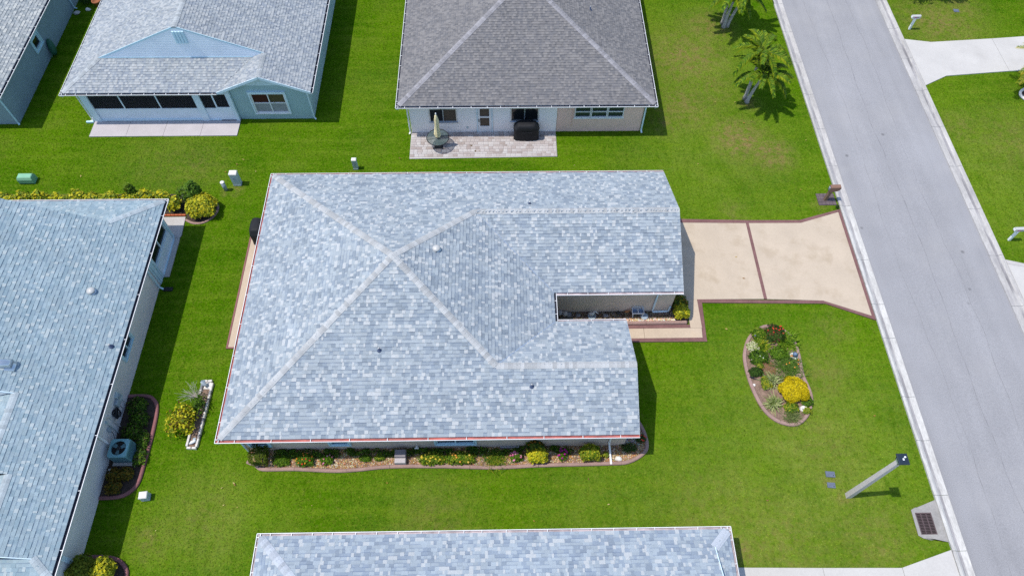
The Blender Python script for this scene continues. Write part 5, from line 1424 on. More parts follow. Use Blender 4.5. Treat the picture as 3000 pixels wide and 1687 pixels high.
MB().tube([(-0.31,0.17,0.40),(-0.2,0.17,0.56),(0,0.17,0.50),(0.2,0.17,0.56),(0.31,0.17,0.40)], 0.02, 6).build('back', MT['statue_white'], bn, local=True)
for x in (-0.15,0.15): MB().lathe((x,0,0.22), [(0.10,0.0),(0.125,0.17),(0.11,0.17),(0.10,0.13)], 16).build('pot', MT['pvc_blue'], bn, True, True)
for x in (-0.27,0.27):
    for y in (-0.12,0.12): MB().tube([(x*0.9,y*1.2,0),(x,y,0.34)], [0.03,0.02], 6).build('leg', MT['statue_white'], bn, local=True)
sdk = thing('stepping_stone', 'round blue grey stepping stone on the recess gravel', 'stepping stone', (7.36,17.82,0.02))
MB().lathe((0,0,0), [(0.19,0.0),(0.20,0.05),(0.17,0.075),(0.0,0.085)], 18).build('stone', MT['statue_grey'], sdk, True, True)

# west neighbour: shrubs, hedge, air conditioner, meters
shrub('croton', 'large rounded yellow croton at the corner of the porch path', -16.72, 25.0, 0.86, 0.82, 1.0, 2600, 0.115, YELLOW+YELGRN[:2], 70, shell=0.72)
shrub('croton', 'low yellow croton behind the brick row beside the gutter corner', -18.35, 25.2, 0.42, 0.45, 0.8, 560, 0.11, YELLOW+DKGREEN[:1], 71)
shrub('shrub', 'feathery green shrub between the two yellow crotons', -17.75, 25.85, 0.62, 0.5, 1.0, 900, 0.09, GREEN+[(0.10,0.17,0.06)], 72)
shrub('shrub', 'tall loose leafy green shrub rising behind the large yellow croton', -17.15, 25.7, 0.40, 0.35, 1.7, 620, 0.11, [(0.075,0.16,0.015),(0.11,0.20,0.02),(0.05,0.11,0.012)], 73)
hl = ['first', 'second', 'third', 'fourth', 'fifth', 'sixth', 'seventh', 'eighth', 'ninth', 'tenth']
for i in range(10):
    x = -27.9 + i*0.98 + q_.uniform(-0.12,0.12)
    shrub('croton', f'{hl[i]} yellow croton from the left in the hedge behind the blue roof', x, 25.5+q_.uniform(-0.1,0.1), 0.68, 0.46+q_.uniform(-0.06,0.1), 0.98+q_.uniform(-0.15,0.2), 560, 0.13, YELLOW+YELGRN, 80+i, group='crotons in the hedge behind the west neighbour')
shrub('shrub', 'green shoot standing above the yellow hedge near the blue roof corner', -20.75, 25.8, 0.32, 0.28, 1.5, 330, 0.12, GREEN+YELGRN[2:], 95)
shrub('shrub', 'half yellow shrub at the bottom left corner of the picture, sunlit right half', -16.75, 5.75, 0.52, 0.55, 1.05, 1300, 0.10, YELLOW+YELGRN[:2], 96, shell=0.7)
shrub('shrub', 'dark green rounded shrub against the wall at the bottom left corner', -17.55, 5.75, 0.55, 0.62, 1.25, 1500, 0.10, [(0.12,0.15,0.012),(0.08,0.12,0.010),(0.17,0.18,0.015)], 97, shell=0.7)
for i, (x, y, lab) in enumerate(((-17.4,13.2,'dark green ground plant at the top of the air conditioner bed'),(-17.15,12.5,'dark green ground plant just below the topmost one in the air conditioner bed'),(-17.35,11.9,'dark green ground plant touching the top of the air conditioner'),(-16.72,11.5,'green plant squeezed between the air conditioner and the curved edging'),(-16.65,10.7,'green plant right of the air conditioner along the edging'))):
    shrub('shrub', lab, x, y, 0.52 if x < -17 else 0.32, 0.48, 0.36, 620, 0.08, GREEN+DKGREEN+[(0.10,0.08,0.03)], 100+i)
for i, (x, y, lab) in enumerate(((-17.55,9.85,'bronze leaved croton right below the air conditioner pad'),(-17.05,9.9,'bronze and yellow croton below the air conditioner near the edging'),(-17.45,9.3,'dark bronze croton at the lower end of the air conditioner bed'))):
    shrub('croton', lab, x, y, 0.38, 0.34, 0.45, 420, 0.085, [(0.14,0.09,0.012),(0.09,0.06,0.01),(0.05,0.07,0.01),(0.20,0.13,0.012)], 110+i)

ac = thing('air_conditioner', 'square grey green air conditioner unit with a round fan opening on a concrete pad', 'air conditioner', (-17.37,10.88,0))
MB().bbox(-0.50,0.52,-0.56,0.50,-0.03,0.07,0.01).build('pad', MT['concrete_grey'], ac, local=True)
c_ = 0.415
body = MB(); body.box(-c_,c_,-c_,c_,0.07,0.80); body.build('cabinet', MT['ac_green'], ac, local=True)
topm = MB(); n = 28; ro = 0.33
sq = []; cir = []
for k in range(n):
    a = 2*math.pi*k/n; ca, sa = math.cos(a), math.sin(a); mxx = max(abs(ca), abs(sa)); sq.append((ca/mxx*(c_+0.012), sa/mxx*(c_+0.012), 0.86)); cir.append((ro*ca, ro*sa, 0.875))
topm.add(sq+cir, [[k,(k+1) % n,n+(k+1) % n,n+k] for k in range(n)])
topm.add(sq+[(p[0],p[1],0.803) for p in sq], [[n+k,n+(k+1) % n,(k+1) % n,k] for k in range(n)])
topm.add(cir+[(p[0],p[1],0.808) for p in cir], [[k,(k+1) % n,n+(k+1) % n,n+k] for k in range(n)])
topm.build('top_panel', MT['ac_green'], ac, local=True)
MB().lathe((0,0,0.802), [(ro-0.005,0.0),(ro-0.005,0.003)], 24).build('fan_well', MT['pit_dark'], ac, local=True)
for k in range(3):
    a = k*2.094+0.4; b = MB(); d = Vector((math.cos(a),math.sin(a),0)); s2 = Vector((-math.sin(a),math.cos(a),0))
    b.add([d*0.06+s2*-0.05+Vector((0,0,0.825)), d*0.06+s2*0.05+Vector((0,0,0.84)), d*0.29+s2*0.13+Vector((0,0,0.85)), d*0.30+s2*-0.08+Vector((0,0,0.825))], [[0,1,2,3]])
    b.build('fan_blade', MT['ac_slat'], ac, local=True)
MB().lathe((0,0,0.82), [(0.09,0.0),(0.09,0.045),(0.07,0.055)], 14).build('fan_hub', MT['metal_dark'], ac, local=True)
for rr_ in (0.11, 0.17, 0.23, 0.29):
    MB().tube([(rr_*math.cos(2*math.pi*k/24), rr_*math.sin(2*math.pi*k/24), 0.878) for k in range(25)], 0.004, 4, False).build('guard_ring', MT['metal_dark'], ac, local=True)
for f_, (dx, dy) in enumerate(((1,0),(-1,0),(0,1),(0,-1))):
    for k in range(9):
        z = 0.12+k*0.073
        b = MB()
        if dx: b.box(dx*c_ + (0.002 if dx > 0 else -0.02), dx*c_ + (0.02 if dx > 0 else -0.002), -c_+0.03, c_-0.03, z, z+0.045)
        else: b.box(-c_+0.03, c_-0.03, dy*c_ + (0.002 if dy > 0 else -0.02), dy*c_ + (0.02 if dy > 0 else -0.002), z, z+0.045)
        b.build('side_slat', MT['ac_slat'], ac, local=True)
X = VX
em = thing('electric_meter', 'grey electric meter with a round dial on the west neighbour wall', 'meter', (X,13.35,0))
MB().box(0.003,0.12,-0.14,0.14,0.65,1.15).build('meter_box', MT['util_grey'], em, local=True)
MB().tube([(0.10,0,1.02),(0.20,0,1.02)], [0.10,0.09], 14).build('meter_dial', MT['statue_grey'], em, local=True)
MB().tube([(0.06,0.0,0.65),(0.06,0.03,0.2),(0.08,0.02,0.02)], 0.025, 6).build('conduit', MT['util_grey'], em, local=True)
cbx = thing('cable_box', 'pale blue cable box with dangling cords on the west neighbour wall', 'utility box', (X,13.05,0))
MB().bbox(0.003,0.16,-0.16,0.16,0.72,1.05,0.03).build('box_body', MT['statue_grey'], cbx, local=True)
MB().tube([(0.12,-0.05,0.72),(0.20,-0.12,0.5),(0.16,-0.30,0.35),(0.08,-0.25,0.55),(0.05,-0.12,0.72)], 0.014, 5).build('cord', MT['hose'], cbx, local=True)
hr = thing('hose_reel', 'black coiled garden hose hanging on the west neighbour wall', 'hose', (X,12.6,0))
hp = []
for k in range(90):
    a = k*0.42; r_ = 0.20+0.05*math.sin(k*0.9); hp.append((0.10+0.07*math.sin(k*0.37), r_*math.cos(a), 0.72+r_*1.15*math.sin(a)))
MB().tube(hp, 0.018, 5).build('hose', MT['hose'], hr, local=True); MB().box(0.003,0.10,-0.10,0.10,0.60,0.80).build('hanger', MT['metal_dark'], hr, local=True)
for i, (y, m_, lab) in enumerate(((12.25,'util_white','pale conduit pipe with a round junction left of the hose'),(11.95,'util_grey','thin conduit pipe on the wall above the air conditioner'))):
    o = MB().tube([(X+0.04,y,1.25),(X+0.04,y-0.02,0.0)], 0.025, 6); o.lathe((X+0.05,y,1.22), [(0.07,0.0),(0.07,0.06)], 10); tag(o.build('conduit', MT[m_]), lab, 'conduit')
dsw = thing('disconnect_box', 'small grey switch box with a black cable beside the air conditioner', 'switch box', (X,11.75,0))
MB().box(0.003,0.11,-0.08,0.08,0.75,1.0).build('box_body', MT['statue_grey'], dsw, local=True); MB().tube([(0.06,0,0.75),(0.10,-0.05,0.55),(0.20,-0.35,0.35),(0.30,-0.45,0.30)], 0.015, 5).build('cable', MT['hose'], dsw, local=True)
tag(MB().bbox(-17.98,-17.82,9.98,10.18,-0.02,0.12,0.015).build('paver_block', MT['rock_white']), 'small pale block on the mulch below the air conditioner', 'block')

# raised white planter on the lawn between the houses
plr = thing('planter_border', 'long narrow bed edged with white blocks on the lawn west of the main house', 'planter border', (-14.4,12.8,0))
bkm = MB().bbox(-0.05,0.05,-0.098,0.098,-0.03,0.13,0.015).mesh('white_block', MT['rock_white'])
bkm2 = MB().bbox(-0.05,0.05,-0.098,0.098,-0.03,0.13,0.015).mesh('white_block', MT['rock_grey'])
def blockline(a, b):
    a = Vector((*a,0)); b = Vector((*b,0)); L = (b-a).length; n = max(1, round(L/0.205)); d = (b-a).normalized(); an = math.atan2(d.y, d.x)-math.pi/2
    for i in range(n):
        p = a + d*(L*(i+0.5)/n) - Vector((-14.4,12.8,0))
        inst('white_block', bkm if random.random() < 0.75 else bkm2, plr, Matrix.Translation(p) @ Matrix.Rotation(an+random.uniform(-0.06,0.06), 4, 'Z'))
blockline((-14.13,14.36),(-14.23,11.16)); blockline((-14.20,11.10),(-14.68,11.12)); blockline((-14.68,11.2),(-14.66,11.75)); blockline((-14.62,13.8),(-14.62,14.4)); blockline((-14.60,14.47),(-14.16,14.47))
bed_floor('garden_bed', [(-14.60,11.15),(-14.24,11.15),(-14.16,14.42),(-14.60,14.42)], 'mulch', 0.03)
shrub('yellow_bush', 'loose yellow croton leaning out of the white edged planter', -14.98, 12.35, 0.72, 0.85, 1.05, 1150, 0.10, YELLOW+CROTON[1:3]+[(0.10,0.06,0.01)], 120, shell=0.35)
shrub('shrub', 'thin green shrub growing in the middle of the white edged planter', -14.45, 13.2, 0.42, 0.7, 0.75, 420, 0.07, GREEN+DKGREEN, 121, shell=0.25)
dead = thing('dry_shrub', 'bare grey twiggy shrub at the upper left of the white edged planter', 'shrub', (-14.85,13.7,0))
tw = MB(); q = random.Random(9)
for _ in range(60):
    a = q.uniform(0,6.28); l = q.uniform(0.3,0.75); p1 = (l*0.5*math.cos(a), l*0.4*math.sin(a), l*0.6); p2 = (l*math.cos(a+q.uniform(-.5,.5)), l*0.8*math.sin(a), l*q.uniform(0.6,1.0))
    tw.tube([(0,0,0),p1,p2], [0.008,0.006,0.003], 4)
tw.build('twigs', MT['post_concrete'], dead, local=True)
dv = thing('dove_statue', 'blue grey bird statue with raised wings on a white slab in the planter', 'statue', (-14.40,14.22,0.03))
MB().bbox(-0.10,0.22,-0.18,0.18,0,0.07,0.01).build('base', MT['rock_white'], dv, local=True)
MB().tube([(0.10,-0.05,0.15),(0.0,0,0.18),(-0.12,0.05,0.26),(-0.18,0.08,0.34)], [0.03,0.09,0.07,0.045], 10).build('body', MT['statue_grey'], dv, True, True)
for s_ in (-1,1): MB().add([(0.02,0.05*s_,0.22),(-0.10,0.04*s_,0.26),(-0.16,0.12*s_,0.42),(0.02,0.16*s_,0.38)], [[0,1,2,3]]).build('wing', MT['statue_grey'], dv, local=True)
dw = thing('bird_statue', 'small white bird statue lying at the lower end of the white edged planter', 'statue', (-14.44,11.36,0.03))
MB().tube([(-0.14,-0.06,0.05),(-0.03,0,0.09),(0.10,0.06,0.11),(0.15,0.10,0.16)], [0.03,0.08,0.07,0.03], 10).build('body', MT['statue_white'], dw, True, True)
MB().add([(0.0,0.07,0.12),(0.14,0.10,0.16),(0.16,0.2,0.2),(0.02,0.18,0.16)], [[0,1,2,3]]).build('wing', MT['statue_grey'], dw, local=True)

# ------------------------------------------------------------------ covered grills
def grill_cover(name, label, x, y, rotz, lx, ly, h, m, seed):
    q = random.Random(seed); root = thing(name, label, 'grill', (x, y, 0.03), rotz)
    rings = [(0.02,1.0,1.0),(0.25,0.97,0.96),(0.55,0.98,0.95),(0.70,1.0,0.97),(0.74,1.02,0.98),(0.80,0.90,0.97),(0.92,0.78,0.92),(1.0,0.70,0.72),(1.03,0.62,0.45)]
    n = 36; vs = []; fs = []
    for i, (fz, fx, fy) in enumerate(rings):
        for k in range(n):
            a = 2*math.pi*k/n; ca, sa = math.cos(a), math.sin(a); e = 0.42
            sx_ = math.copysign(abs(ca)**e, ca); sy_ = math.copysign(abs(sa)**e, sa)
            wr_ = 1 + (0.03*math.sin(9*a+seed)+0.022*math.sin(17*a+2*seed))*(1-fz*0.75)
            vs.append((lx/2*fx*sx_*wr_, ly/2*fy*sy_*wr_, h*fz + 0.012*math.sin(5*a+i)))
    for i in range(len(rings)-1):
        for k in range(n): fs.append([i*n+k, i*n+(k+1) % n, (i+1)*n+(k+1) % n, (i+1)*n+k])
    fs.append([(len(rings)-1)*n+k for k in range(n)])
    MB().add(vs, fs).build('cover', MT[m], root, True, True)
    hd = MB().tube([(-lx*0.22,-ly*0.5-0.02,h*0.62),(lx*0.22,-ly*0.5-0.02,h*0.62)], 0.016, 6); hd.build('front_handle', MT[m], root, local=True)
    for sx2 in (-1,1):
        for sy2 in (-1,1): MB().lathe((sx2*lx*0.40, sy2*ly*0.36, -0.005), [(0.04,0),(0.04,0.05)], 8).build('caster', MT['metal_dark'], root, local=True)
    return root
grill_cover('covered_grill', 'large grill under a black cover on the paver patio', 1.58, 30.42, 0.0, 1.52, 0.72, 1.16, 'charcoal_cover', 3)
grill_cover('covered_grill', 'dark covered grill half hidden under the west eave of the main house', -13.22, 23.12, math.pi/2, 1.25, 0.72, 1.15, 'charcoal_cover', 7)

# ------------------------------------------------------------------ patio table with closed umbrella
tb = thing('patio_table', 'round glass patio table with dark metal frame on the paver patio', 'table', (-3.71,29.75,0.04))
R_ = 0.66
MB().tube([(R_*math.cos(2*math.pi*k/40), R_*math.sin(2*math.pi*k/40), 0.70) for k in range(41)], 0.026, 6, False).build('rim', MT['metal_dark'], tb, local=True)
MB().lathe((0,0,0.703), [(R_-0.02,0.0),(R_-0.02,0.008)], 40).build('glass_top', MT['table_glass'], tb, local=True)
for k in range(6):
    a = k*math.pi/3+0.3; MB().beam((0.05*math.cos(a),0.05*math.sin(a),0.685),(R_*math.cos(a),R_*math.sin(a),0.685),0.03,0.025).build('spoke', MT['metal_dark'], tb, local=True)
for k in range(4):
    a = k*math.pi/2+0.75; MB().tube([(0.06*math.cos(a),0.06*math.sin(a),0.66),(0.10*math.cos(a),0.10*math.sin(a),0.35),(0.28*math.cos(a),0.28*math.sin(a),0.08),(0.44*math.cos(a),0.44*math.sin(a),0.02)], 0.02, 6).build('leg', MT['metal_dark'], tb, local=True)
um = thing('patio_umbrella', 'closed cream patio umbrella standing through the glass table', 'umbrella', (-3.71,29.75,0.04))
MB().bbox(-0.26,0.26,-0.26,0.26,0.0,0.05,0.02).build('base', MT['metal_dark'], um, local=True)
MB().tube([(0,0,0.05),(0.03,0,2.6)], 0.02, 8).build('pole', MT['metal_dark'], um, local=True)
rings = [(0.84,0.16),(1.0,0.17),(1.3,0.135),(1.7,0.12),(1.95,0.125),(2.2,0.11),(2.45,0.07),(2.55,0.02)]; n = 24; vs = []; fs = []
for i, (z, r_) in enumerate(rings):
    for k in range(n):
        a = 2*math.pi*k/n; f = 1 + 0.26*math.cos(8*a+0.6*z) + 0.12*math.sin(3*a+4*z)
        vs.append((r_*f*math.cos(a)+0.012*z, r_*f*math.sin(a), z + (0.06*math.cos(8*a) if i == 0 else 0)))
for i in range(len(rings)-1):
    for k in range(n): fs.append([i*n+k, i*n+(k+1) % n, (i+1)*n+(k+1) % n, (i+1)*n+k])
MB().add(vs, fs).build('canopy', MT['umbrella_cream'], um, True, True)
MB().lathe((0.031,0,2.55), [(0.025,0.0),(0.045,0.05),(0.03,0.12),(0.0,0.15)], 10).build('finial', MT['white_paint'], um, True, True)
q = random.Random(21)
for i, (x, y, lab) in enumerate(((-1.75,29.72,'small brown leaf near the middle of the paver patio'),(-1.45,29.30,'brown twig lying on the paver patio'))):
    l = MB(); l.col = (0.16,0.11,0.06)
    for k in range(3):
        a = q.uniform(0,6.28); p = Vector((x+q.uniform(-.06,.06), y+q.uniform(-.05,.05), 0.046)); d = Vector((math.cos(a),math.sin(a),0.15))*0.08; s2 = Vector((-math.sin(a),math.cos(a),0.1))*0.03
        l.add([p-d, p+s2, p+d, p-s2], [[0,1,2,3]])
    tag(l.build('fallen_leaf', MT['leaf']), lab, 'leaf')

# ------------------------------------------------------------------ porch contents behind the screens
def bicycle(label, x, y, rotz, m):
    b = thing('bicycle', label, 'bicycle', (x, y, 0.04), rotz)
    for wx_ in (-0.5, 0.5):
        W = MB().tube([(wx_+0.33*math.cos(2*math.pi*k/28), 0, 0.34+0.33*math.sin(2*math.pi*k/28)) for k in range(29)], 0.022, 6, False).build('wheel', MT[m], b, local=True)
        sp = MB()
        for k in range(8): sp.tube([(wx_,0,0.34),(wx_+0.32*math.cos(k*math.pi/4),0,0.34+0.32*math.sin(k*math.pi/4))], 0.004, 3, False)
        sp.build('spokes', MT[m], W, local=True)
    fr = MB()
    for p, q2 in (((-0.5,0,0.34),(-0.12,0,0.36)),((-0.12,0,0.36),(-0.22,0,0.85)),((-0.5,0,0.34),(-0.2,0,0.78)),((-0.12,0,0.36),(0.32,0,0.78)),((-0.2,0,0.78),(0.30,0,0.84)),((0.5,0,0.34),(0.30,0,0.95))): fr.tube([p, q2], 0.018, 6)
    fr.build('frame', MT[m], b, local=True)
    MB().tube([(0.22,-0.28,1.0),(0.30,0,0.98),(0.22,0.28,1.0)], 0.014, 6).build('handlebar', MT['metal_dark'], b, local=True)
    MB().bbox(-0.34,-0.10,-0.08,0.08,0.86,0.93,0.03).build('saddle', MT['metal_dark'], b, local=True)
bicycle('pale bicycle standing behind the porch screens', -22.95, 33.1, 0.05, 'bike_pale')
def chair(label, x, y, rotz):
    c = thing('porch_chair', label, 'chair', (x, y, 0.04), rotz)
    MB().bbox(-0.26,0.26,-0.26,0.26,0.38,0.44,0.02).build('seat', MT['chair_grey'], c, local=True)
    MB().beam((0,0.27,0.46),(0,0.38,0.95),0.52,0.04,(0,1,0)).build('backrest', MT['chair_grey'], c, local=True)
    for sx2 in (-0.23,0.23):
        for sy2 in (-0.23,0.23): MB().tube([(sx2,sy2,0),(sx2,sy2,0.38)], 0.016, 6).build('leg', MT['chair_grey'], c, local=True)
chair('grey chair at the left end behind the porch screens', -24.1, 32.9, 0.5)
chair('grey reclining chair in the right porch bay behind the screens', -19.7, 33.0, -0.6)
bicycle('second bicycle behind the narrow screens by the porch door', -17.0, 33.2, 0.9, 'bike_pale')

# ------------------------------------------------------------------ far left wall things
gb_ = thing('garden_cart', 'green plastic hose cart leaning on the slate blue wall', 'hose cart', (-29.32,38.15,0))
MB().tube([(-0.05,0.25,1.0),(0.0,0.15,0.85),(0.05,0.0,0.55),(0.08,-0.12,0.25),(0.08,-0.2,0.08)], [0.08,0.18,0.22,0.2,0.1], 12).build('cart_body', MT['bin_green'], gb_, True, True)
MB().tube([(0.02,-0.3,0.3),(0.0,-0.45,0.12),(0.02,-0.62,0.2)], 0.03, 6).build('hose', MT['bin_green'], gb_, local=True)
tp = MB().lathe((-27.9,43.1,-0.02), [(0.20,0.0),(0.28,0.36),(0.31,0.36),(0.31,0.44),(0.26,0.44),(0.24,0.34)], 20); tag(tp.build('plant_pot', MT['terracotta'], None, True), 'terracotta pot at the top edge between the two blue houses', 'pot')
rock('garden_rock', 'tan stone beside the downspout of the slate blue house', -29.15, 42.3, 0.2, 0.14, 'post_concrete', 21)
rock('garden_rock', 'white stone at the top edge near the terracotta pot', -28.5, 42.65, 0.17, 0.14, 'rock_white', 22)
shrub('shrub', 'dark green plant at the top edge beside the slate blue house', -28.7, 43.35, 0.5, 0.35, 0.5, 300, 0.1, DKGREEN, 130)
bare_rect(-29.4,-27.4,42.2,44)
tag(MB().bbox(-25.42,-24.97,31.86,31.98,-0.02,0.10,0.02).build('splash_block', MT['trim_blue']), 'pale splash block at the left porch post', 'splash block')
rock('garden_rock', 'white shell stone at the foot of the left porch post', -25.02, 32.12, 0.12, 0.2, 'rock_white', 23)

# ------------------------------------------------------------------ utility boxes on the lawns
ub = thing('transformer_box', 'light green low utility box on the lawn at the far left', 'utility box', (-27.4,27.3,0))
b = MB(); hx, hy = 0.43, 0.24
pr = [(-0.02,1.0,1.0),(0.30,1.0,1.0),(0.44,0.93,0.72),(0.47,0.86,0.55)]
vs = [(s1_*hx*fx, s2_*hy*fy, z) for z, fx, fy in pr for s1_, s2_ in ((-1,-1),(1,-1),(1,1),(-1,1))]
b.add(vs, [[i*4+k, i*4+(k+1) % 4, (i+1)*4+(k+1) % 4, (i+1)*4+k] for i in range(3) for k in range(4)] + [[12,13,14,15]]); b.build('shell', MT['util_green'], ub, local=True)
MB().box(-0.42,0.42,-0.262,-0.242,0.02,0.09).build('skirt', MT['bin_green'], ub, local=True)
def pedestal(label, x, y, sx_, sy_, h, body, cap, rotz=0.0, louvre=True):
    p = thing('utility_pedestal', label, 'utility box', (x, y, 0), rotz)
    MB().bbox(-sx_/2,sx_/2,-sy_/2,sy_/2,-0.02,h*0.88,0.005).build('shell', MT[body], p, local=True)
    MB().bbox(-sx_/2-0.012,sx_/2+0.012,-sy_/2-0.012,sy_/2+0.012,h*0.88,h,0.03).build('cap', MT[cap], p, local=True)
    MB().bbox(-sx_/2-0.01,sx_/2+0.01,-sy_/2-0.01,sy_/2+0.01,-0.02,0.06,0.01).build('collar', MT['statue_grey'], p, local=True)
    if louvre:
        for k in range(4): MB().box(-sx_*0.25,sx_*0.25,-sy_/2-0.008,-sy_/2-0.001,h*0.5+k*0.05,h*0.5+k*0.05+0.02).build('louvre', MT['statue_grey'], p, local=True)
pedestal('slim white topped utility pedestal behind the main house roof', -8.53, 28.06, 0.26, 0.22, 0.80, 'util_grey', 'util_white')
pedestal('tall pale grey utility box on the lawn off the main house corner', -15.25, 26.95, 0.42, 0.32, 1.0, 'util_grey', 'util_white')
pedestal('small grey green utility box on the lawn at the lower left', -15.98, 8.88, 0.34, 0.30, 0.42, 'util_grey', 'util_white', 0.1, False)
pp = thing('utility_post', 'round blue grey utility post beside the tall pale box', 'utility post', (-15.86,26.5,0))
MB().lathe((0,0,-0.02), [(0.11,0.0),(0.11,0.66)], 16).build('tube', MT['statue_grey'], pp, True, True); MB().lathe((0,0,0.641), [(0.125,0.0),(0.125,0.03),(0.09,0.055),(0.0,0.06)], 16).build('cap', MT['util_white'], pp, True, True)
for x, y, sx_, sy_, lab in ((14.95,9.48,0.42,0.27,'upper of two blue grey valve lids set in the lawn by the lamp post'),(14.87,8.98,0.36,0.25,'lower of two blue grey valve lids set in the lawn by the lamp post'),(32.12,42.1,0.36,0.30,'blue grey lid in the lawn under the tree shadow at the top right')):
    t_ = thing('valve_lid', lab, 'utility lid', (x, y, 0), -0.08)
    MB().bbox(-sx_/2,sx_/2,-sy_/2,sy_/2,-0.05,0.02,0.01).build('lid', MT['lid_blue'], t_, local=True); MB().lathe((sx_*0.3,-sy_*0.2,0.02), [(0.02,0),(0.02,0.004)], 8).build('keyhole', MT['pit_dark'], t_, local=True)
    bare_rect(x-sx_/2-0.02, x+sx_/2+0.02, y-sy_/2-0.02, y+sy_/2+0.02)

# ------------------------------------------------------------------ street lamp
lp = thing('street_lamp', 'square concrete lamp post with a flat black lamp head on the front lawn', 'street lamp', (15.52,8.50,0))
a = MB(); z1_ = 4.86; w0, w1 = 0.115, 0.085
a.add([(sx_*w_, sy_*w_, z) for z, w_ in ((-0.05,w0),(z1_,w1)) for sx_, sy_ in ((-1,-1),(1,-1),(1,1),(-1,1))], [[0,1,5,4],[1,2,6,5],[2,3,7,6],[3,0,4,7],[4,5,6,7]])
a.build('post', MT['post_concrete'], lp, local=True)
b = MB(); b.add([(sx_*w_, sy_*w_, z) for z, w_ in ((4.84,0.10),(5.13,0.155)) for sx_, sy_ in ((-1,-1),(1,-1),(1,1),(-1,1))], [[0,1,5,4],[1,2,6,5],[2,3,7,6],[3,0,4,7]]); b.build('lamp_glass', MT['lamp_glass'], lp, local=True)
fr = MB()
for sx_, sy_ in ((-1,-1),(1,-1),(1,1),(-1,1)): fr.beam((sx_*0.105,sy_*0.105,4.84),(sx_*0.16,sy_*0.16,5.13),0.022,0.022)
fr.build('lamp_frame', MT['navy_metal'], lp, local=True)
MB().bbox(-0.21,0.21,-0.22,0.22,5.13,5.20,0.025).build('lamp_cap', MT['navy_metal'], lp, local=True)
MB().lathe((0.07,0.06,5.20), [(0.035,0.0),(0.035,0.05),(0.0,0.06)], 12).build('photocell', MT['solar'], lp, local=True)
MB().bbox(-0.03,0.03,-0.06,0.02,5.20,5.215,0.003).build('label_plate', MT['solar'], lp, local=True)

# ------------------------------------------------------------------ mailboxes
mk('pad_brown', (0.115,0.088,0.095), 0.9, 0.25, 3.0, 0.15)
pad = [(18.22,24.98),(19.33,25.01),(19.25,25.85),(18.22,25.84)]
mp_ = thing('mailbox_pad', 'dark reddish paver pad under the brown mailbox', 'pad', (18.75,25.4,0)); bare(pad)
for i in range(5):
    for j in range(4):
        x0_, x1_ = 18.23+i*0.205, 18.23+(i+1)*0.205; y0_, y1_ = 24.99+j*0.212, 24.99+(j+1)*0.212
        MB().bbox(x0_+0.005,x1_-0.005,y0_+0.005,y1_-0.005,-0.04,0.025+0.004*random.random(),0.008).build('paver', MT['pad_brown'], mp_)
mb = thing('mailbox', 'brown moulded mailbox on a flared post beside the driveway entrance', 'mailbox', (18.66,25.36,0))
a = MB(); secs = [(-0.02,0.085,0.085,0.0),(0.55,0.075,0.085,0.0),(0.80,0.085,0.10,0.01),(0.93,0.14,0.125,0.05)]
a.add([(cx_+sx_*hx_, sy_*hy_, z) for z, hx_, hy_, cx_ in secs for sx_, sy_ in ((-1,-1),(1,-1),(1,1),(-1,1))], [[i*4+k, i*4+(k+1) % 4, (i+1)*4+(k+1) % 4, (i+1)*4+k] for i in range(3) for k in range(4)])
a.build('post', MT['mail_post'], mb, local=True)
prof = [(-0.14,0.90),(0.30,0.92),(0.42,1.02),(0.46,1.15),(0.42,1.24),(-0.14,1.22)]
b = MB(); N_ = len(prof)
b.add([(x,-0.125,z) for x, z in prof] + [(x,-0.09,z+0.035*(z > 1.1)) for x, z in prof] + [(x,0.09,z+0.035*(z > 1.1)) for x, z in prof] + [(x,0.125,z) for x, z in prof],
      [[r0*N_+k, r0*N_+(k+1) % N_, (r0+1)*N_+(k+1) % N_, (r0+1)*N_+k] for r0 in range(3) for k in range(N_)] + [list(range(N_))[::-1], [3*N_+k for k in range(N_)]])
b.build('box', MT['mail_brown'], mb, local=True)
MB().box(-0.155,-0.142,-0.10,0.10,0.93,1.20).build('back_plate', MT['lid_blue'], mb, local=True); MB().box(-0.16,-0.1551,-0.06,0.06,1.10,1.17).build('window_plate', MT['statue_white'], mb, local=True)
shrub('shrub', 'small dark sprig at the kerb beside the driveway corner', 19.20, 24.80, 0.12, 0.10, 0.22, 60, 0.06, DKGREEN, 140)
def white_mailbox(label, x, y, rotz):
    m = thing('mailbox', label, 'mailbox', (x, y, 0), rotz)
    MB().bbox(-0.06,0.06,-0.06,0.06,-0.05,0.85,0.01).build('post', MT['white_paint'], m, local=True)
    MB().bbox(-0.26,0.24,-0.07,0.07,0.851,0.90,0.01).build('arm', MT['white_paint'], m, local=True)
    pr_ = [(-0.10,0.90),(0.10,0.90),(0.10,1.02),(0.075,1.08),(0.0,1.105),(-0.075,1.08),(-0.10,1.02)]; N2 = len(pr_)
    MB().add([(-0.30,y_,z) for y_, z in pr_] + [(0.28,y_,z) for y_, z in pr_], [[k,(k+1) % N2,N2+(k+1) % N2,N2+k] for k in range(N2)] + [list(range(N2))[::-1], [N2+k for k in range(N2)]]).build('box', MT['metal_white'], m, local=True)
    MB().box(-0.309,-0.301,-0.08,0.08,0.92,1.04).build('door', MT['white_paint'], m, local=True)
    MB().box(-0.16,0.0,-0.106,-0.101,0.95,1.01).build('flower_decal', MT['magenta'], m, local=True)
    MB().box(0.02,0.16,-0.106,-0.101,0.95,1.00).build('number_decal', MT['lid_blue'], m, local=True)
white_mailbox('white mailbox on a white post by the kerb near the top right driveway', 28.2, 40.2, 0.03)
white_mailbox('white mailbox cut by the right edge of the picture', 28.25, 22.46, 0.03)

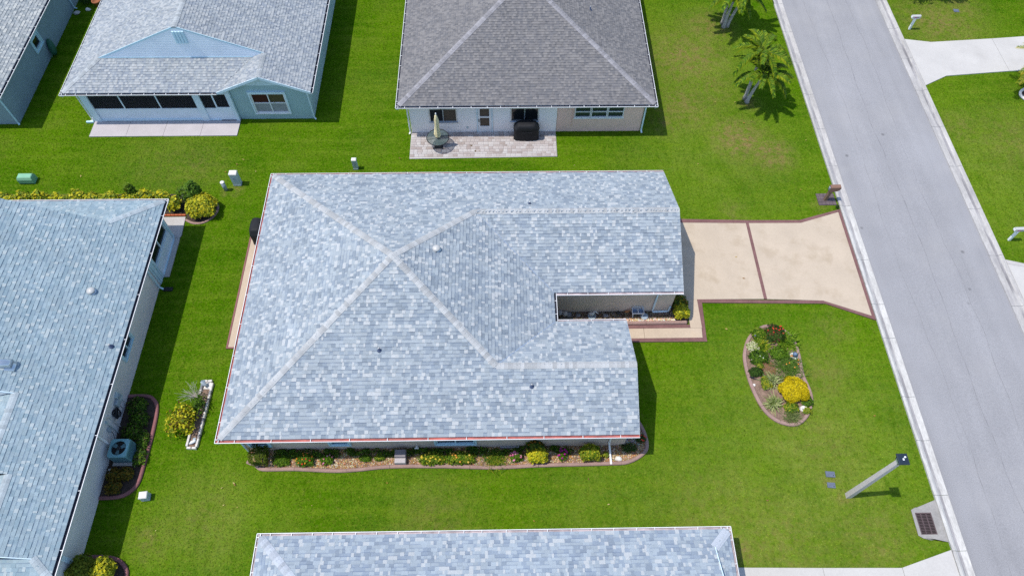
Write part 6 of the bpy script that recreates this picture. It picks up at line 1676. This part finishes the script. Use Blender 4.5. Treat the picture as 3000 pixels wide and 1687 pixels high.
# ------------------------------------------------------------------ palms
def frond_mesh(L, n, drop, cols, seed, wl=0.36, wid=0.05):
    """feather frond growing along +x, arching down, leaflets in several ranks"""
    q = random.Random(seed); m = MB()
    def at(t): return Vector((L*(t-0.16*t*t), 0, L*(0.55*t - drop*t*t)))
    m.col = (0.13,0.15,0.04)
    pts = [at(k/8) for k in range(9)]
    m.tube(pts, [0.022*(1-0.09*k) for k in range(9)], 4)
    for s_ in (-1, 1):
        for k in range(n):
            t = 0.12 + 0.88*k/(n-1); p = at(t); d = (at(min(t+0.02, 1.0)) - at(t-0.02)).normalized()
            l = wl*math.sin(math.pi*min(0.94, 0.22+0.70*t))*q.uniform(0.85, 1.15) + 0.08
            lift = q.uniform(0.15, 0.5)
            out_ = (Vector((0, s_, 0)) + d*q.uniform(0.7, 1.0) + Vector((0,0,lift))).normalized()
            e1 = p + out_*l*0.55; e2 = p + out_*l*0.85 + d*l*0.18 - Vector((0,0,l*0.46))
            wv_ = d*wid*0.5; c = q.choice(cols); f = q.uniform(0.75, 1.2); c = tuple(v*f for v in c); m.col = c
            m.add([p-wv_*0.7, p+wv_*0.7, e1+wv_, e1-wv_], [[0,1,2,3]])
            m.col = (c[0]*1.55+0.03, c[1]*1.3+0.02, c[2])          # yellow leaflet tips, brightened further to paint sunlit highlights
            m.add([e1-wv_, e1+wv_, e2], [[0,1,2]])
    return m.mesh('frond', MT['leaf'])
PG = [(0.060,0.140,0.006),(0.110,0.200,0.010),(0.034,0.085,0.005),(0.17,0.24,0.014)]
PY = [(0.20,0.23,0.02),(0.30,0.28,0.04),(0.12,0.18,0.012)]
FR = [frond_mesh(2.1, 56, d, PG, 10+i, 0.33, 0.07) for i, d in enumerate((0.55,0.82,1.08))]
FRY = [frond_mesh(2.1, 44, d, PY, 20+i, 0.46) for i, d in enumerate((0.5,0.75,0.95))]
def palm(label, x, y, lean, h, nf, seed, fr=FR, group=None, scale=1.0, trunk_r=0.085, rots=None):
    q = random.Random(seed); root = thing('palm_tree', label, 'palm tree', (x, y, 0), group=group)
    top = Vector((lean[0], lean[1], h))
    pts = []; rad = []
    for k in range(13):
        t = k/12; pts.append((lean[0]*t**1.4, lean[1]*t**1.4, -0.03+h*t)); rad.append(trunk_r*(1.35-0.55*t) + (0.006 if k % 2 else 0) + (0.05 if k == 0 else 0))
    MB().tube(pts, rad, 10).build('trunk', MT['palm_trunk'], root, True, True)
    MB().tube([top-Vector((0,0,0.05)), top+Vector((lean[0]*0.05,0,0.22)), top+Vector((lean[0]*0.08,0,0.42))], [trunk_r*0.9,trunk_r*0.8,0.03], 8).build('crownshaft', MT['crownshaft'], root, True, True)
    for k in range(nf):
        a = (2*math.pi*k/nf + q.uniform(-0.2, 0.2)) if rots is None else rots[k]
        M = Matrix.Translation(top + Vector((0,0,0.34))) @ Matrix.Rotation(a, 4, 'Z') @ Matrix.Rotation(q.uniform(-0.75, 0.15), 4, 'Y') @ Matrix.Scale(scale*q.uniform(0.85, 1.1), 4)
        inst('frond', fr[k % 3], root, M)
    return root
GP = 'palms on the side lawn near the road'
palm('front palm of the nearer clump leaning toward the road', 15.66, 33.30, (0.28,-0.10), 1.95, 14, 1, group=GP)
palm('rear palm of the nearer clump with the higher crown', 15.58, 33.60, (0.12,0.25), 3.1, 14, 2, group=GP)
palm('front palm of the clump at the top edge of the picture', 15.42, 40.50, (0.12,-0.05), 2.1, 12, 3, group=GP)
palm('right palm of the top edge clump leaning toward the road', 15.68, 40.58, (0.65,0.05), 2.5, 12, 4, group=GP)
palm('left upright palm of the top edge clump', 15.40, 40.90, (-0.02,0.12), 2.5, 12, 5, group=GP)
palm('yellowish palm cut by the right edge of the picture', 33.95, 34.30, (-0.10,0.1), 1.75, 13, 6, fr=FRY, scale=0.95)
rg = thing('ring_planter', 'white ring border round the palm at the right edge', 'planter ring', (34.15,33.65,0))
MB().tube([(0.85*math.cos(2*math.pi*k/40), 0.62*math.sin(2*math.pi*k/40), 0.07) for k in range(41)], 0.085, 8, False).build('ring', MT['rock_white'], rg, True, True)
MB().lathe((0,0,-0.02), [(0.80,0.0),(0.80,0.04)], 30, 1.0, 0.72).build('mulch', MT['mulch_dark'], rg, local=True)

# tree just beyond the top edge, whose shadow lies on the top right lawn
tr = thing('broadleaf_tree', 'leafy tree beyond the top edge whose shadow falls on the top right lawn', 'tree', (29.55,44.75,0))
q = random.Random(77); m = MB()
for k in range(26):
    a = q.uniform(0,6.28); r_ = 2.0*math.sqrt(q.random()); leaf_cloud(m, (r_*math.cos(a)*1.15, r_*math.sin(a), 3.7+q.uniform(-0.6,0.9)), q.uniform(0.5,0.85), q.uniform(0.5,0.85), q.uniform(0.35,0.6), 210, 0.15, GREEN+DKGREEN, q, 0.3, dome=False)
m.build('crown', MT['leaf'], tr, local=True)
t_ = MB(); t_.tube([(0,0,-0.1),(0.05,0,1.2),(0.0,0.05,2.4)], [0.20,0.15,0.12], 10)
for k in range(7):
    a = k*0.9; t_.tube([(0,0.05,2.2),(0.7*math.cos(a),0.7*math.sin(a),3.0),(1.6*math.cos(a),1.5*math.sin(a),3.8)], [0.09,0.06,0.02], 6)
t_.build('trunk', MT['bark'], tr, True, True)

# small wall lamp beside the garage gable and flowers along the south neighbour
tag(MB().box(8.76,8.88,21.9,22.0,2.0,2.25).beam((8.90,21.95,2.2),(9.2,22.0,2.62),0.05,0.05).build('satellite_arm', MT['statue_grey']), 'small grey bracket sticking out past the garage gable', 'bracket')
shrub('flowering_shrub', 'dark shrub with red flowers in the shade beside the south neighbour', 8.95, 5.9, 0.25, 0.55, 0.5, 260, 0.08, DKGREEN, 150, flowers=(RED, 8, 0.05))

q = random.Random(33); fl = MB()
for _ in range(46):
    x, y = q.choice([(q.uniform(11,18.5),q.uniform(6.5,22)),(q.uniform(-16,8),q.uniform(7,9.6)),(q.uniform(10.5,18.8),q.uniform(26,40)),(q.uniform(-28,8),q.uniform(26.2,29.8))])
    a = q.uniform(0,6.28); l = q.uniform(0.04,0.09); d = Vector((math.cos(a),math.sin(a),0.2))*l; s2 = Vector((-math.sin(a),math.cos(a),0.2))*l*0.4; p = Vector((x,y,0.045))
    fl.col = q.choice([(0.40,0.20,0.06),(0.46,0.33,0.12),(0.26,0.14,0.06),(0.50,0.40,0.18)])
    fl.add([p-d, p+s2, p+d, p-s2], [[0,1,2,3]])
tag(fl.build('fallen_leaves', MT['leaf']), 'small dry orange and tan leaves scattered over the lawns', 'leaves', kind='stuff')

# ------------------------------------------------------------------ grass blades over every lawn in view
def grass():
    q = np.random.default_rng(5)
    pts = []
    cell = 0.098
    gx_ = np.arange(-33.5, 41.0, cell); gy_ = np.arange(1.5, 48.0, cell)
    X_, Y_ = np.meshgrid(gx_, gy_)
    P = np.stack([X_.ravel(), Y_.ravel()], 1) + q.uniform(-0.5, 0.5, (X_.size, 2))*cell
    # keep what the camera, or one a step aside, can see
    d = np.concatenate([P, np.full((len(P),1), -CAM_H)], 1)
    f_, r_, u_ = (np.array(v) for v in (_fw, _rt, _up))
    z = d @ f_; ok = (np.abs(d @ r_/z) < 1500/2075.8*1.12) & (np.abs(d @ u_/z) < 844/2075.8*1.14)
    P = P[ok]
    keep = np.ones(len(P), bool)
    for poly in NOGRASS:
        A = np.array(poly); lo, hi = A.min(0), A.max(0)
        idx = np.where(keep & (P[:,0] > lo[0]) & (P[:,0] < hi[0]) & (P[:,1] > lo[1]) & (P[:,1] < hi[1]))[0]
        if len(idx): keep[idx[inpoly(P[idx], poly)]] = False
    P = P[keep]
    n = len(P); nb = 4
    base = np.repeat(P, nb, 0) + q.normal(0, 0.022, (n*nb, 2))
    a = q.uniform(0, 2*np.pi, n*nb); L = q.uniform(0.045, 0.085, n*nb); el = q.uniform(0.25, 1.2, n*nb); wd = q.uniform(0.010, 0.020, n*nb)
    ca, sa = np.cos(a), np.sin(a)
    tip = np.stack([base[:,0]+ca*np.cos(el)*L, base[:,1]+sa*np.cos(el)*L, -0.03+np.sin(el)*L*0.8], 1)
    b0 = np.stack([base[:,0]-sa*wd, base[:,1]+ca*wd, np.full(n*nb, -0.032)], 1); b1 = np.stack([base[:,0]+sa*wd, base[:,1]-ca*wd, np.full(n*nb, -0.032)], 1)
    V = np.stack([b0, b1, tip], 1).reshape(-1, 3).astype(np.float32)
    N_ = n*nb
    me = bpy.data.meshes.new('grass')
    me.vertices.add(len(V)); me.vertices.foreach_set('co', V.ravel())
    me.loops.add(N_*3); me.loops.foreach_set('vertex_index', np.arange(N_*3, dtype=np.int32))
    me.polygons.add(N_); me.polygons.foreach_set('loop_start', np.arange(0, N_*3, 3, dtype=np.int32)); me.polygons.foreach_set('loop_total', np.full(N_, 3, np.int32))
    at = me.attributes.new('tint', 'FLOAT_COLOR', 'FACE')
    k = np.repeat(q.normal(1.20, 0.17, n), nb)*q.normal(1.0, 0.16, N_); k = np.clip(k, 0.55, 1.8)
    c = np.stack([k*q.uniform(0.9, 1.18, N_), k, k*q.uniform(0.7, 1.5, N_), np.ones(N_)], 1).astype(np.float32)
    at.data.foreach_set('color', c.ravel())
    me.materials.append(MT['lawn_blades']); me.update(); me.validate()
    o = bpy.data.objects.new('grass', me); COL.objects.link(o)
    tag(o, 'short green lawn grass covering the ground between the houses and the road', 'grass', kind='stuff')
    print('grass tufts', n)
grass()
print('objects', len(bpy.data.objects))
